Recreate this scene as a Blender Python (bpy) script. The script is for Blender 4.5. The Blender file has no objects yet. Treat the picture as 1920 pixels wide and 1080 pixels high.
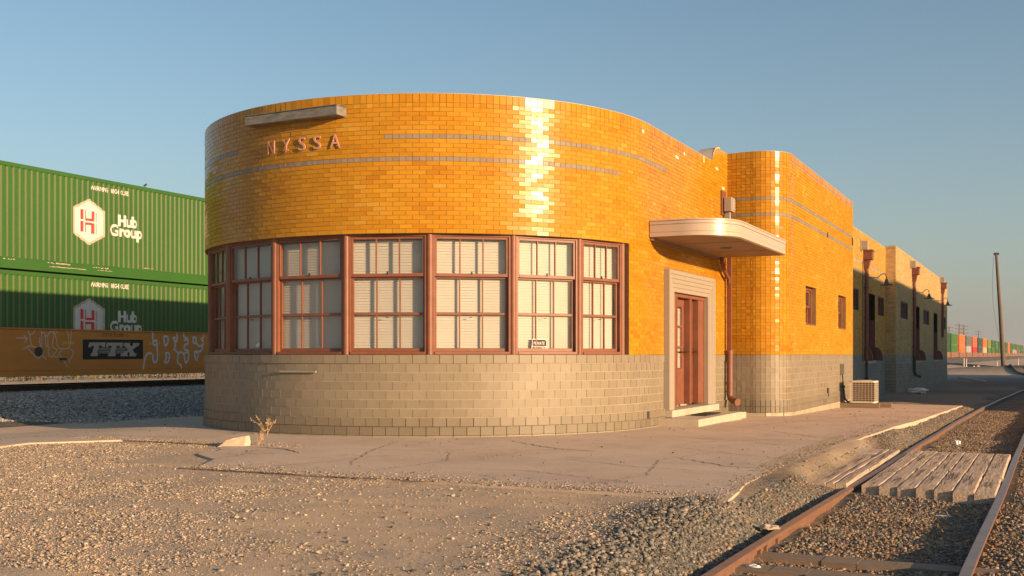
import bpy, bmesh, math, random
import numpy as np
from mathutils import Vector, Matrix
from mathutils import noise as mnoise
R = math.radians
random.seed(7); rng = np.random.default_rng(7)
S = bpy.context.scene
COL = S.collection

# ------------------------------------------------------------------ camera, sky, sun
YAW = R(25.6); CAMZ = 1.24; FPX = 2088.0
cam = bpy.data.cameras.new("Camera"); cam.sensor_width = 36; cam.lens = FPX/1920*36
cam.shift_y = 125/1920; cam.clip_start = .1; cam.clip_end = 9000
co = bpy.data.objects.new("Camera", cam); COL.objects.link(co); S.camera = co
co.location = (0, 0, CAMZ); co.rotation_euler = (R(90), 0, YAW)

SUN_EL, SUN_AZ = 11.2, -15.0          # azimuth in degrees from +X, counter-clockwise
W = bpy.data.worlds.new("World"); S.world = W; W.use_nodes = True
nt = W.node_tree; nt.nodes.clear()
sky = nt.nodes.new('ShaderNodeTexSky'); sky.sky_type = 'NISHITA'; sky.sun_disc = False
sky.sun_elevation = R(SUN_EL); sky.sun_rotation = R(90-SUN_AZ)
sky.altitude = 0; sky.air_density = .9; sky.dust_density = 1.0; sky.ozone_density = 1.0
bg = nt.nodes.new('ShaderNodeBackground'); bg.inputs[1].default_value = .086
wo = nt.nodes.new('ShaderNodeOutputWorld')
# dust layer low in the sky: by elevation only
wtc = nt.nodes.new('ShaderNodeTexCoord'); wsp = nt.nodes.new('ShaderNodeSeparateXYZ'); nt.links.new(wtc.outputs['Generated'], wsp.inputs[0])
def wm(op, a, b):
    m = nt.nodes.new('ShaderNodeMath'); m.operation = op
    for i, v in enumerate((a, b)):
        if isinstance(v, (int, float)): m.inputs[i].default_value = v
        elif v is not None: nt.links.new(v, m.inputs[i])
    return m.outputs[0]
wf_ = wm('MULTIPLY', wm('EXPONENT', wm('MULTIPLY', wm('MAXIMUM', wsp.outputs[2], 0.0), -7.6), None), .97)
wmx = nt.nodes.new('ShaderNodeMix'); wmx.data_type = 'RGBA'; nt.links.new(wf_, wmx.inputs[0]); wtn = nt.nodes.new('ShaderNodeMix'); wtn.data_type = 'RGBA'; wtn.blend_type = 'MULTIPLY'; wtn.inputs[0].default_value = 1; nt.links.new(sky.outputs[0], wtn.inputs[6]); wtn.inputs[7].default_value = (.90, 1.06, 1.08, 1); nt.links.new(wtn.outputs[2], wmx.inputs[6]); wmx.inputs[7].default_value = (2.66, 2.44, 2.26, 1)
nt.links.new(wmx.outputs[2], bg.inputs[0]); nt.links.new(bg.outputs[0], wo.inputs[0])
sl = bpy.data.lights.new("Sun", 'SUN'); sl.energy = 4.95; sl.angle = R(.5); sl.color = (1, .66, .37)
so = bpy.data.objects.new("Sun", sl); COL.objects.link(so)
sv = Vector((math.cos(R(SUN_EL))*math.cos(R(SUN_AZ)), math.cos(R(SUN_EL))*math.sin(R(SUN_AZ)), math.sin(R(SUN_EL))))
so.rotation_euler = sv.to_track_quat('Z', 'Y').to_euler(); so.location = (30, -10, 20)
S.view_settings.view_transform = 'Standard'; S.view_settings.look = 'None'
S.view_settings.exposure = .74; S.view_settings.gamma = 1
S.cycles.max_bounces = 8; S.cycles.transparent_max_bounces = 12

# ------------------------------------------------------------------ helpers
def tag(o, label=None, cat=None, group=None, kind=None):
    if label: o['label'] = label
    if cat: o['category'] = cat
    if group: o['group'] = group
    if kind: o['kind'] = kind
    return o
def empty(name, loc, rz=0):
    o = bpy.data.objects.new(name, None); COL.objects.link(o)
    o.location = loc; o.rotation_euler = (0, 0, rz); o.empty_display_size = .2
    return o
def setparent(o, p):
    o.parent = p
    if p is not None and p.type == 'EMPTY' and p.parent is None:
        o.matrix_parent_inverse = Matrix.LocRotScale(p.location, p.rotation_euler, p.scale).inverted()
class MB:
    def __init__(s): s.v = []; s.f = []; s.c = []; s.m = []
    def face(s, pts, c=None, m=0):
        n = len(s.v); s.v.extend([tuple(p) for p in pts]); s.f.append(tuple(range(n, n+len(pts)))); s.c.append(c); s.m.append(m)
    def box(s, x0, x1, y0, y1, z0, z1, c=None, m=0, j=0):
        n = len(s.v)
        for z in (z0, z1):
            for (x, y) in ((x0, y0), (x1, y0), (x1, y1), (x0, y1)):
                s.v.append((x+random.uniform(-j, j), y+random.uniform(-j, j), z+random.uniform(-j, j)))
        for q in ((3, 2, 1, 0), (4, 5, 6, 7), (0, 1, 5, 4), (1, 2, 6, 5), (2, 3, 7, 6), (3, 0, 4, 7)):
            s.f.append(tuple(n+i for i in q)); s.c.append(c); s.m.append(m)
    def obox(s, o, u, w, a0, a1, b0, b1, z0, z1, c=None, m=0):
        """box in a local frame: origin o (x,y), axis u along, axis w outward"""
        n = len(s.v)
        for z in (z0, z1):
            for (a, b) in ((a0, b0), (a1, b0), (a1, b1), (a0, b1)):
                s.v.append((o[0]+u[0]*a+w[0]*b, o[1]+u[1]*a+w[1]*b, z))
        for q in ((3, 2, 1, 0), (4, 5, 6, 7), (0, 1, 5, 4), (1, 2, 6, 5), (2, 3, 7, 6), (3, 0, 4, 7)):
            s.f.append(tuple(n+i for i in q)); s.c.append(c); s.m.append(m)
    def prism(s, pts, z0, z1, c=None, m=0):
        n = len(s.v); k = len(pts)
        for z in (z0, z1):
            for p in pts: s.v.append((p[0], p[1], z))
        s.f.append(tuple(n+i for i in reversed(range(k)))); s.f.append(tuple(n+k+i for i in range(k))); s.c += [c, c]; s.m += [m, m]
        for i in range(k):
            j = (i+1) % k; s.f.append((n+i, n+j, n+k+j, n+k+i)); s.c.append(c); s.m.append(m)
    def tube(s, pts, r, k=8, c=None, m=0, cap=True):
        pts = [Vector(p) for p in pts]; rs = r if isinstance(r, (list, tuple)) else [r]*len(pts)
        n0 = len(s.v); prev = None
        for i, p in enumerate(pts):
            d = (pts[min(i+1, len(pts)-1)]-pts[max(i-1, 0)]).normalized()
            a = prev if prev is not None else (Vector((0, 0, 1)) if abs(d.z) < .9 else Vector((1, 0, 0)))
            a = (a-d*a.dot(d)).normalized(); b = d.cross(a); prev = a
            for q in range(k):
                t = 2*math.pi*(q+.5)/k; s.v.append(tuple(p+(a*math.cos(t)+b*math.sin(t))*rs[i]))
        for i in range(len(pts)-1):
            for q in range(k):
                s.f.append((n0+i*k+q, n0+i*k+(q+1) % k, n0+(i+1)*k+(q+1) % k, n0+(i+1)*k+q)); s.c.append(c); s.m.append(m)
        if cap:
            s.f.append(tuple(n0+q for q in reversed(range(k)))); s.f.append(tuple(n0+(len(pts)-1)*k+q for q in range(k))); s.c += [c, c]; s.m += [m, m]
    def lathe(s, o, prof, k=20, c=None, m=0):
        n0 = len(s.v)
        for (r, z) in prof:
            for q in range(k): s.v.append((o[0]+r*math.cos(2*math.pi*q/k), o[1]+r*math.sin(2*math.pi*q/k), o[2]+z))
        for i in range(len(prof)-1):
            for q in range(k):
                s.f.append((n0+i*k+q, n0+i*k+(q+1) % k, n0+(i+1)*k+(q+1) % k, n0+(i+1)*k+q)); s.c.append(c); s.m.append(m)
    def build(s, name, mat, parent=None, smooth=False, bevel=0):
        me = bpy.data.meshes.new(name); me.from_pydata(s.v, [], s.f)
        mats = mat if isinstance(mat, (list, tuple)) else [mat]
        for q in mats: me.materials.append(q)
        if len(mats) > 1: me.polygons.foreach_set('material_index', s.m)
        if any(c is not None for c in s.c):
            at = me.attributes.new('col', 'FLOAT_COLOR', 'FACE')
            arr = np.ones((len(s.f), 4), 'f')
            for i, c in enumerate(s.c):
                if c is not None: arr[i, :3] = c
            at.data.foreach_set('color', arr.ravel())
        if smooth: me.polygons.foreach_set('use_smooth', [True]*len(s.f))
        me.update()
        o = bpy.data.objects.new(name, me); COL.objects.link(o)
        if smooth == 'auto': me.polygons.foreach_set('use_smooth', [True]*len(s.f)); me.set_sharp_from_angle(angle=R(35))
        if bevel:
            b = o.modifiers.new('bevel', 'BEVEL'); b.width = bevel; b.segments = 2; b.limit_method = 'ANGLE'
        if parent is not None: setparent(o, parent)
        return o

def vn(x, y, sc, seed=0):
    """smooth value noise, numpy, range 0..1"""
    x = np.asarray(x, float)/sc+seed*17.3; y = np.asarray(y, float)/sc+seed*9.1
    xi = np.floor(x); yi = np.floor(y); fx = x-xi; fy = y-yi
    def h(a, b):
        v = np.sin(a*127.1+b*311.7+seed*74.7)*43758.5453; return v-np.floor(v)
    fx = fx*fx*(3-2*fx); fy = fy*fy*(3-2*fy)
    return (h(xi, yi)*(1-fx)+h(xi+1, yi)*fx)*(1-fy)+(h(xi, yi+1)*(1-fx)+h(xi+1, yi+1)*fx)*fy
def sm(a, b, x): t = np.clip((np.asarray(x, float)-a)/(b-a), 0, 1); return t*t*(3-2*t)
def sig(v): return max(0., min(1., v))

# ------------------------------------------------------------------ materials
def mk(name, base=(.5, .5, .5), rough=.6, metal=0, attr=False, nz=0, nsc=8, dark=None, bump=0, bsc=40, coat=0, spec=.5, detail=6, coord='Object', stretch=None, nz2=None):
    """Principled material: base colour (or the 'col' attribute) mottled by noise towards `dark`, with noise bump"""
    m = bpy.data.materials.new(name); m.use_nodes = True; n = m.node_tree; N = n.nodes; L = n.links
    p = N['Principled BSDF']; p.inputs['Roughness'].default_value = rough; p.inputs['Metallic'].default_value = metal
    p.inputs['Specular IOR Level'].default_value = spec
    if coat: p.inputs['Coat Weight'].default_value = coat; p.inputs['Coat Roughness'].default_value = .12
    tc = N.new('ShaderNodeTexCoord'); src = tc.outputs[coord]
    if stretch:
        mp = N.new('ShaderNodeMapping'); mp.inputs['Scale'].default_value = stretch; L.new(src, mp.inputs[0]); src = mp.outputs[0]
    if attr:
        a = N.new('ShaderNodeAttribute'); a.attribute_name = 'col'; colout = a.outputs['Color']
    else:
        a = N.new('ShaderNodeRGB'); a.outputs[0].default_value = (*base, 1); colout = a.outputs[0]
    def noise(sc, det=detail):
        t = N.new('ShaderNodeTexNoise'); t.inputs['Scale'].default_value = sc; t.inputs['Detail'].default_value = det
        t.inputs['Roughness'].default_value = .65; L.new(src, t.inputs['Vector']); return t
    if nz:
        t = noise(nsc); r = N.new('ShaderNodeMapRange'); r.inputs[1].default_value = .38; r.inputs[2].default_value = .68
        r.inputs[4].default_value = nz; L.new(t.outputs['Fac'], r.inputs[0])
        mx = N.new('ShaderNodeMix'); mx.data_type = 'RGBA'; L.new(r.outputs[0], mx.inputs[0]); L.new(colout, mx.inputs[6])
        mx.inputs[7].default_value = (*(dark or tuple(.4*c for c in base)), 1); colout = mx.outputs[2]
    if nz2:
        amt, sc2, c2, lo = nz2
        t = noise(sc2); r = N.new('ShaderNodeMapRange'); r.inputs[1].default_value = lo; r.inputs[2].default_value = lo+.06
        r.inputs[4].default_value = amt; L.new(t.outputs['Fac'], r.inputs[0])
        mx = N.new('ShaderNodeMix'); mx.data_type = 'RGBA'; L.new(r.outputs[0], mx.inputs[0]); L.new(colout, mx.inputs[6])
        mx.inputs[7].default_value = (*c2, 1); colout = mx.outputs[2]
    L.new(colout, p.inputs['Base Color'])
    if bump:
        t = noise(bsc, 8); b = N.new('ShaderNodeBump'); b.inputs['Strength'].default_value = 1; b.inputs['Distance'].default_value = bump
        L.new(t.outputs['Fac'], b.inputs['Height']); L.new(b.outputs[0], p.inputs['Normal'])
    return m
M = {}
M['glaze'] = mk('glazed_brick', rough=.22, attr=True, nz=.25, nsc=2.2, dark=(.33, .135, .008), bump=.0006, bsc=30, spec=.17)
M['glaze_worn'] = mk('worn_glazed_brick', rough=.6, attr=True, nz=.3, nsc=1.4, dark=(.36, .15, .01), bump=.0012, bsc=40, spec=.08)
M['matte'] = mk('buff_brick', rough=.8, attr=True, nz=.3, nsc=1.5, dark=(.22, .15, .07), bump=.002, bsc=40)
M['mortar'] = mk('mortar', (.30, .17, .06), .9, nz=.5, nsc=3, dark=(.12, .07, .03), bump=.002)
M['mortar_pale'] = mk('pale_mortar', (.44, .36, .25), .9, nz=.4, nsc=3, dark=(.25, .2, .14), bump=.002)
M['tile'] = mk('grey_tile', rough=.5, attr=True, nz=.35, nsc=1.6, dark=(.17, .135, .09), bump=.0012, bsc=60, spec=.4)
M['painted'] = mk('grey_painted_block', rough=.8, attr=True, nz=.5, nsc=1.8, dark=(.16, .15, .11), bump=.004, bsc=25)
M['brown'] = mk('brown_painted_wood', (.235, .085, .044), .5, nz=.5, nsc=5, dark=(.13, .048, .028), bump=.0012, bsc=50)
M['maroon'] = mk('maroon_painted_metal', (.16, .05, .042), .5, nz=.4, nsc=6, dark=(.08, .03, .025), bump=.001)
M['rust'] = mk('rusty_downpipe_metal', (.20, .068, .038), .55, nz=.5, nsc=7, dark=(.11, .04, .026), bump=.001)
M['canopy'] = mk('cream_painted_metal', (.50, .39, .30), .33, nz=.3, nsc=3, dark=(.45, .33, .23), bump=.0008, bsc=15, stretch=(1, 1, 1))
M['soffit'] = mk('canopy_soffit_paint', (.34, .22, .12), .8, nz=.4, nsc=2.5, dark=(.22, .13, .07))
M['trim'] = mk('grey_door_trim', (.34, .285, .22), .6, nz=.3, nsc=5, dark=(.30, .25, .19), bump=.001)
M['white'] = mk('white_metal_cap', (.50, .42, .34), .5, nz=.3, nsc=4)
M['blind'] = mk('cream_blind_slats', (.60, .575, .53), .7, nz=.15, nsc=3, dark=(.6, .53, .42))
M['sign_grey'] = mk('weathered_grey_metal', (.24, .225, .20), .6, nz=.8, nsc=6, dark=(.085, .075, .065), bump=.002, stretch=(1, 1, 4))
M['letters'] = mk('dull_pink_letter_paint', (.58, .29, .20), .7, nz=.3, nsc=10)
M['green_lamp'] = mk('dark_green_enamel', (.03, .075, .05), .35, nz=.3, nsc=10)
M['concrete'] = mk('old_concrete', (.62, .465, .34), .9, nz=.7, nsc=.7, dark=(.45, .335, .245), bump=.006, bsc=22, nz2=(.35, 1.7, (.40, .29, .205), .56))
M['concrete_step'] = mk('step_concrete', (.52, .43, .33), .9, nz=.5, nsc=3, dark=(.36, .29, .21), bump=.004, bsc=30)
M['crack'] = mk('dark_crack', (.09, .07, .055), 1)
M['spall'] = mk('pale_broken_edge', (.55, .42, .31), .9)
M['stone'] = mk('loose_stone', rough=.9, attr=True, bump=.003, bsc=50)
M['wood'] = mk('weathered_timber', (.60, .45, .325), .95, nz=.85, nsc=6, dark=(.27, .19, .13), bump=.014, bsc=10, stretch=(5, .35, 5))
M['woodx'] = mk('weathered_tie_timber', (.26, .185, .125), .9, nz=.6, nsc=6, dark=(.15, .11, .08), bump=.008, bsc=9, stretch=(.35, 5, 5))
M['pole_wood'] = mk('weathered_pole_timber', (.16, .11, .075), .9, nz=.5, nsc=6, dark=(.07, .05, .035), stretch=(4, 4, .4))
M['rail_side'] = mk('rusty_rail_steel', (.20, .10, .058), .75, nz=.6, nsc=9, dark=(.11, .05, .03), bump=.002, bsc=30)
M['rail_top'] = mk('worn_rail_head', (.33, .24, .19), .38, metal=.55, nz=.6, nsc=5, dark=(.2, .12, .085))
M['bright_rail'] = mk('polished_rail_head', (.5, .47, .44), .3, metal=.9)
M['dirty_rail'] = mk('grimy_rail_steel', (.10, .075, .055), .8, nz=.5, nsc=6)
M['green'] = mk('green_container_paint', rough=.5, attr=True, nz=.35, nsc=.9, dark=(.022, .075, .010), stretch=(1, 1, .35), bump=.001, bsc=4, nz2=(.75, 3, (.30, .20, .12), .74))
M['cont'] = mk('container_paint', (.05, .2, .03), .5, nz=.3, nsc=.6)
M['mark_white'] = mk('white_marking_paint', (.62, .57, .53), .6, nz=.25, nsc=3, dark=(.46, .40, .34))
M['mark_cream'] = mk('cream_marking_paint', (.47, .38, .29), .6, nz=.3, nsc=4)
M['mark_red'] = mk('red_marking_paint', (.62, .035, .03), .55)
M['mark_black'] = mk('black_marking_paint', (.03, .025, .02), .8, spec=.2)
M['mark_brown'] = mk('dark_lettering_paint', (.12, .05, .02), .7)
M['reflector'] = mk('yellow_reflector', (.75, .33, .02), .4)
M['spray'] = mk('white_spray_paint', (.62, .58, .55), .7)
M['spray_thin'] = mk('faded_spray_paint', (.66, .47, .35), .8)
M['wagon'] = mk('yellow_brown_wagon_paint', (.64, .235, .035), .75, nz=.6, nsc=1.0, dark=(.48, .165, .03), bump=.001, stretch=(1, .6, 2.2), nz2=(.5, 2.2, (.45, .2, .03), .66))
M['dark_metal'] = mk('dark_dirty_metal', (.05, .043, .037), .7, nz=.4, nsc=6)
M['black'] = mk('black_rubber', (.02, .02, .02), .6)
M['conduit'] = mk('grey_conduit', (.22, .2, .17), .5)
M['ac'] = mk('beige_unit_paint', (.62, .55, .44), .5, nz=.2, nsc=5)
M['coil'] = mk('bronze_cooling_fins', (.20, .13, .075), .55, metal=.3, nz=.6, nsc=14, dark=(.05, .035, .02))
M['litter'] = mk('white_plastic_litter', (.75, .74, .74), .45)
M['roof'] = mk('roof_felt', (.12, .11, .1), .9, nz=.4, nsc=2)
M['shed'] = mk('grey_shed_steel', (.35, .34, .32), .5, metal=.2, nz=.3, nsc=1)
M['dryweed'] = mk('dry_straw_stem', (.55, .36, .17), .8)
M['straw'] = mk('dry_straw', rough=.85, attr=True)
M['leaf'] = mk('dusty_leaf', rough=.7, attr=True)
M['bird'] = mk('dark_feathers', (.04, .035, .03), .7)
M['glass_lamp'] = mk('floodlight_glass', (.55, .52, .48), .15, metal=.4)
def glass():
    m = bpy.data.materials.new('window_glass'); m.use_nodes = True; n = m.node_tree; N = n.nodes; L = n.links
    N.remove(N['Principled BSDF']); o = N['Material Output']
    lw = N.new('ShaderNodeLayerWeight'); pw = N.new('ShaderNodeMath'); pw.operation = 'POWER'; pw.inputs[1].default_value = 5; L.new(lw.outputs['Facing'], pw.inputs[0])
    lw.inputs['Blend'].default_value = .5
    fr = N.new('ShaderNodeMath'); fr.operation = 'MULTIPLY_ADD'; fr.inputs[1].default_value = .93; fr.inputs[2].default_value = .06; L.new(pw.outputs[0], fr.inputs[0])
    t = N.new('ShaderNodeBsdfTransparent'); t.inputs[0].default_value = (.93, .93, .90, 1)
    g = N.new('ShaderNodeBsdfGlossy'); g.inputs['Roughness'].default_value = .03
    d = N.new('ShaderNodeBsdfDiffuse'); d.inputs[0].default_value = (.45, .38, .3, 1)
    nz = N.new('ShaderNodeTexNoise'); nz.inputs['Scale'].default_value = 4; tc = N.new('ShaderNodeTexCoord'); L.new(tc.outputs['Object'], nz.inputs['Vector'])
    mr = N.new('ShaderNodeMapRange'); mr.inputs[1].default_value = .4; mr.inputs[2].default_value = .8; mr.inputs[3].default_value = .02; mr.inputs[4].default_value = .10
    L.new(nz.outputs['Fac'], mr.inputs[0])
    a = N.new('ShaderNodeMixShader'); b = N.new('ShaderNodeMixShader')
    L.new(mr.outputs[0], a.inputs[0]); L.new(t.outputs[0], a.inputs[1]); L.new(d.outputs[0], a.inputs[2])
    L.new(fr.outputs[0], b.inputs[0]); L.new(a.outputs[0], b.inputs[1]); L.new(g.outputs[0], b.inputs[2]); L.new(b.outputs[0], o.inputs[0])
    bp = N.new('ShaderNodeBump'); bp.inputs['Distance'].default_value = .004; nb = N.new('ShaderNodeTexNoise'); nb.inputs['Scale'].default_value = 1.6
    L.new(tc.outputs['Object'], nb.inputs['Vector']); L.new(nb.outputs['Fac'], bp.inputs['Height']); L.new(bp.outputs[0], g.inputs['Normal'])
    return m
M['glass'] = glass()
def ground_mat():
    """dusty tan dirt, darker grey gravel near the tracks and the mainline (attribute 'mix': r = ballast, g = straw litter)"""
    m = bpy.data.materials.new('gravel_ground'); m.use_nodes = True; n = m.node_tree; N = n.nodes; L = n.links
    p = N['Principled BSDF']; p.inputs['Roughness'].default_value = .95; p.inputs['Specular IOR Level'].default_value = .2
    tc = N.new('ShaderNodeTexCoord'); V = tc.outputs['Object']
    at = N.new('ShaderNodeAttribute'); at.attribute_name = 'mix'; sp = N.new('ShaderNodeSeparateColor'); L.new(at.outputs['Color'], sp.inputs[0])
    def noise(sc, det=8, r=.65):
        t = N.new('ShaderNodeTexNoise'); t.inputs['Scale'].default_value = sc; t.inputs['Detail'].default_value = det; t.inputs['Roughness'].default_value = r; L.new(V, t.inputs['Vector']); return t.outputs['Fac']
    def ramp(f, stops):
        r = N.new('ShaderNodeValToRGB'); e = r.color_ramp.elements
        while len(e) < len(stops): e.new(.5)
        for i, (x, c) in enumerate(stops): e[i].position = x; e[i].color = (*c, 1)
        L.new(f, r.inputs[0]); return r.outputs[0]
    def mix(f, a, b):
        x = N.new('ShaderNodeMix'); x.data_type = 'RGBA'; L.new(f, x.inputs[0]); L.new(a, x.inputs[6]); L.new(b, x.inputs[7]); return x.outputs[2]
    vo = N.new('ShaderNodeTexVoronoi'); vo.inputs['Scale'].default_value = 110; L.new(V, vo.inputs['Vector'])
    vc = N.new('ShaderNodeSeparateColor'); L.new(vo.outputs['Color'], vc.inputs[0])
    pebt = ramp(vc.outputs[0], [(0, (.20, .165, .135)), (.25, (.42, .32, .23)), (.7, (.56, .43, .305)), (1, (.68, .54, .41))])
    dirt = ramp(noise(3), [(.3, (.50, .36, .235)), (.7, (.64, .47, .32))])
    a = N.new('ShaderNodeMapRange'); a.inputs[1].default_value = .42; a.inputs[2].default_value = .58; a.inputs[4].default_value = .85; L.new(noise(1.1, 6), a.inputs[0])
    tan = mix(a.outputs[0], dirt, pebt)
    v2 = N.new('ShaderNodeTexVoronoi'); v2.inputs['Scale'].default_value = 34; L.new(V, v2.inputs['Vector'])
    v2c = N.new('ShaderNodeSeparateColor'); L.new(v2.outputs['Color'], v2c.inputs[0])
    bal = ramp(v2c.outputs[0], [(0, (.06, .058, .055)), (.5, (.13, .12, .105)), (1, (.26, .235, .20))])
    straw = ramp(noise(9), [(.3, (.14, .095, .06)), (.7, (.34, .22, .12))])
    bal = mix(sp.outputs[1], bal, straw)
    L.new(mix(sp.outputs[0], tan, bal), p.inputs['Base Color'])
    b = N.new('ShaderNodeBump'); b.inputs['Distance'].default_value = .006; b.inputs['Strength'].default_value = 1
    ad = N.new('ShaderNodeMath'); ad.operation = 'ADD'; mu = N.new('ShaderNodeMath'); mu.operation = 'MULTIPLY'; mu.inputs[1].default_value = -1.2
    L.new(vo.outputs['Distance'], mu.inputs[0]); L.new(mu.outputs[0], ad.inputs[0]); L.new(noise(18), ad.inputs[1])
    L.new(ad.outputs[0], b.inputs['Height']); L.new(b.outputs[0], p.inputs['Normal'])
    return m
M['ground'] = ground_mat()

def cmat(name, c, rough=.5): 
    if name not in M: M[name] = mk(name, c, rough, nz=.25, nsc=.5)
    return M[name]

# ------------------------------------------------------------------ terrain
def xmain(Y): return -26.6+np.clip(np.asarray(Y, float)-100, 0, None)*.0234        # centre line of the mainline
def zpad(Y, X=0): return -.2*np.clip((np.asarray(Y, float)-20)/14, 0, 1)-.20*sm(13, 17.5, -np.asarray(X, float))
def zrail(Y): return -.19-.11*np.clip((np.asarray(Y, float)-8)/30, 0, 1)
SPUR = [(-3, -1.24), (4, -1.24), (7.5, -1.23), (13, -1.16), (18, -1.13), (24, -1.08), (30, -1.0), (38, -.80), (47, -.42), (55, -.05), (62, .45), (70, 1.2), (80, 2.6), (92, 5.2), (104, 8.8)]
def xspur(Y): return np.interp(Y, [p[0] for p in SPUR], [p[1] for p in SPUR])
FAR = [(-12, 10.6), (30, 7.8), (60, 4.6), (80, 2.0), (96, -.8), (120, -3.1), (152, -6.0), (203, -14.2), (240, -20.5), (262, -22.8)]
def hgt(X, Y):
    X = np.asarray(X, float); Y = np.asarray(Y, float)
    g = -.022*np.ones_like(X+Y)
    k = sm(-3.9, -2.6, X+.25*(vn(X, Y, 1.5, 3)-.5)); e = zpad(Y, X)-.012
    g = g+(e-g)*k; pe = np.interp(Y, [9, 10.6, 12.7, 16, 22.8, 34], [-2.5, -2.5, -2.5, -2.42, -2.25, -2.12]); k2 = sm(pe+.08, pe+.55, X); g = g+(zrail(Y)-.055-g)*k2
    g = g+(-.36-g)*sm(33.5, 36, Y)*(X > -19)
    base = (vn(X, Y, 2.7, 1)-.5)*.07+(vn(X, Y, .8, 2)-.5)*.035+(vn(X, Y, .28, 4)-.5)*.018
    near = 1-sm(60, 140, np.hypot(X, Y))
    pad = (sm(-18.9, -18.2, X)*(1-sm(-2.6, -2.3, X)))*sm(9.1, 9.6, Y)*(1-sm(34.2, 34.8, Y))
    lip = (sm(-19.4, -18.6, X)*(1-sm(-2.5, -2.3, X)))*sm(8.7, 9.5, Y)*(1-sm(34.2, 34.8, Y))
    g = g-.20*sm(13, 17.5, -X)+base*(near*.9+.1)*(1-lip)
    g = np.where(pad > .02, np.minimum(g, zpad(Y, X)-.010-.012*pad), g)
    g = g+(zpad(Y))*sm(20, 26, Y)*(1-sm(33.5, 36, Y))*(X > -2.6)*.0
    # ballast windrow beside the spur in front of the slab corner
    g = g+.04*np.exp(-((X+2.65)/.34)**2-((Y-8.6)/1.0)**2)*(.6+.8*vn(X, Y, .5, 9))
    g = g+.07*np.exp(-((X+2.9)/.45)**2)*sm(9.6, 10.4, Y)*(1-sm(33, 35, Y))*.3
    # bed between the rails
    xs = xspur(Y); bed = np.exp(-((X-xs)/1.0)**4)*(Y > -10)*(Y < 105)
    g = g*(1-bed)+bed*(zrail(Y)-.10+(vn(X, Y, .5, 5)-.5)*.05)
    g = g+.05*np.exp(-((X+1.4)/1.1)**4-((Y-14.9)/3.0)**6)
    xing = sm(-2.47, -2.30, X)*(1-sm(-1.9, -1.8, X))*sm(11.7, 12.5, Y)*(1-sm(17.3, 18.3, Y)); g = g*(1-xing)+xing*np.minimum(g, -.19)
    # mainline embankment
    d = np.abs(X-xmain(Y)-0); e = 1-sm(2.6, 9.0, d)*(X > xmain(Y))-sm(2.6, 5.5, d)*(X <= xmain(Y))
    g = g+np.clip(e, 0, 1)*(.20-g)
    # low mounds towards the leaning pole
    g = g+.62*np.exp(-((X-(-2.1))/9)**2-((Y-109)/4.5)**2)+.45*np.exp(-((X+13)/5)**2-((Y-128)/5)**2)
    g = g+.5*np.exp(-((X-9)/10)**2-((Y-135)/6)**2)*.6
    return g
def axis(segs):
    out = []
    for a, b, st in segs: out += list(np.arange(a, b-1e-6, st))
    return np.array(out+[segs[-1][1]])
gx = axis([(-4000, -400, 600), (-400, -60, 20), (-60, -30, 2), (-30, -14, .3), (-14, 2.6, .09), (2.6, 12, .6), (12, 60, 4), (60, 400, 34), (400, 4000, 600)])
gy = axis([(-400, -20, 40), (-20, 3, 1.5), (3, 13.5, .09), (13.5, 36, .25), (36, 60, .8), (60, 160, 2), (160, 400, 12), (400, 1000, 60), (1000, 7000, 1000)])
XX, YY = np.meshgrid(gx, gy); ZZ = hgt(XX, YY)
nx, ny = len(gx), len(gy)
me = bpy.data.meshes.new('ground')
V3 = np.stack([XX.ravel(), YY.ravel(), ZZ.ravel()], 1).astype('f')
ii = (np.arange(ny-1)[:, None]*nx+np.arange(nx-1)[None, :]).ravel()
FF = np.stack([ii, ii+1, ii+nx+1, ii+nx], 1).astype('i')
me.vertices.add(len(V3)); me.vertices.foreach_set('co', V3.ravel())
me.loops.add(FF.size); me.loops.foreach_set('vertex_index', FF.ravel())
me.polygons.add(len(FF)); me.polygons.foreach_set('loop_start', np.arange(0, FF.size, 4, dtype='i'))
me.update(calc_edges=True); me.polygons.foreach_set('use_smooth', np.ones(len(FF), bool))
def balmask(X, Y):
    X = np.asarray(X, float); Y = np.asarray(Y, float)
    d1 = np.abs(X-xspur(Y)); a = (1-sm(1.1, 1.95, d1+.8*(vn(X, Y, 1.1, 6)-.5)))*(Y < 110)
    a = np.maximum(a, sm(33.6, 35, Y)*(1-sm(75, 100, Y))*sm(-19, -17, X)*(.55+.45*vn(X, Y, 6, 4)))
    d2 = np.abs(X-xmain(Y)); b = (1-sm(8.2, 9.4, d2+1.0*(vn(X, Y, .9, 8)-.5)))
    dk = np.exp(-((X+2.1)/14)**2-((Y-110)/6)**2)
    return np.clip(np.maximum(np.maximum(a, b), dk), 0, 1)
bm_ = balmask(XX, YY).ravel()
st_ = (np.exp(-((XX-xspur(YY)-.3)/1.5)**2)*sm(.35, .75, vn(XX, YY, .7, 12))*(YY < 60)+(XX > .4)*.9).clip(0, 1).ravel()
at = me.attributes.new('mix', 'FLOAT_COLOR', 'POINT')
at.data.foreach_set('color', np.stack([bm_, st_*(XX.ravel() > -6), bm_*0, bm_*0+1], 1).astype('f').ravel())
me.materials.append(M['ground'])
gr = bpy.data.objects.new('ground', me); COL.objects.link(gr); tag(gr, kind='structure')
def gz(x, y): return float(hgt(np.array([x]), np.array([y]))[0])

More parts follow.
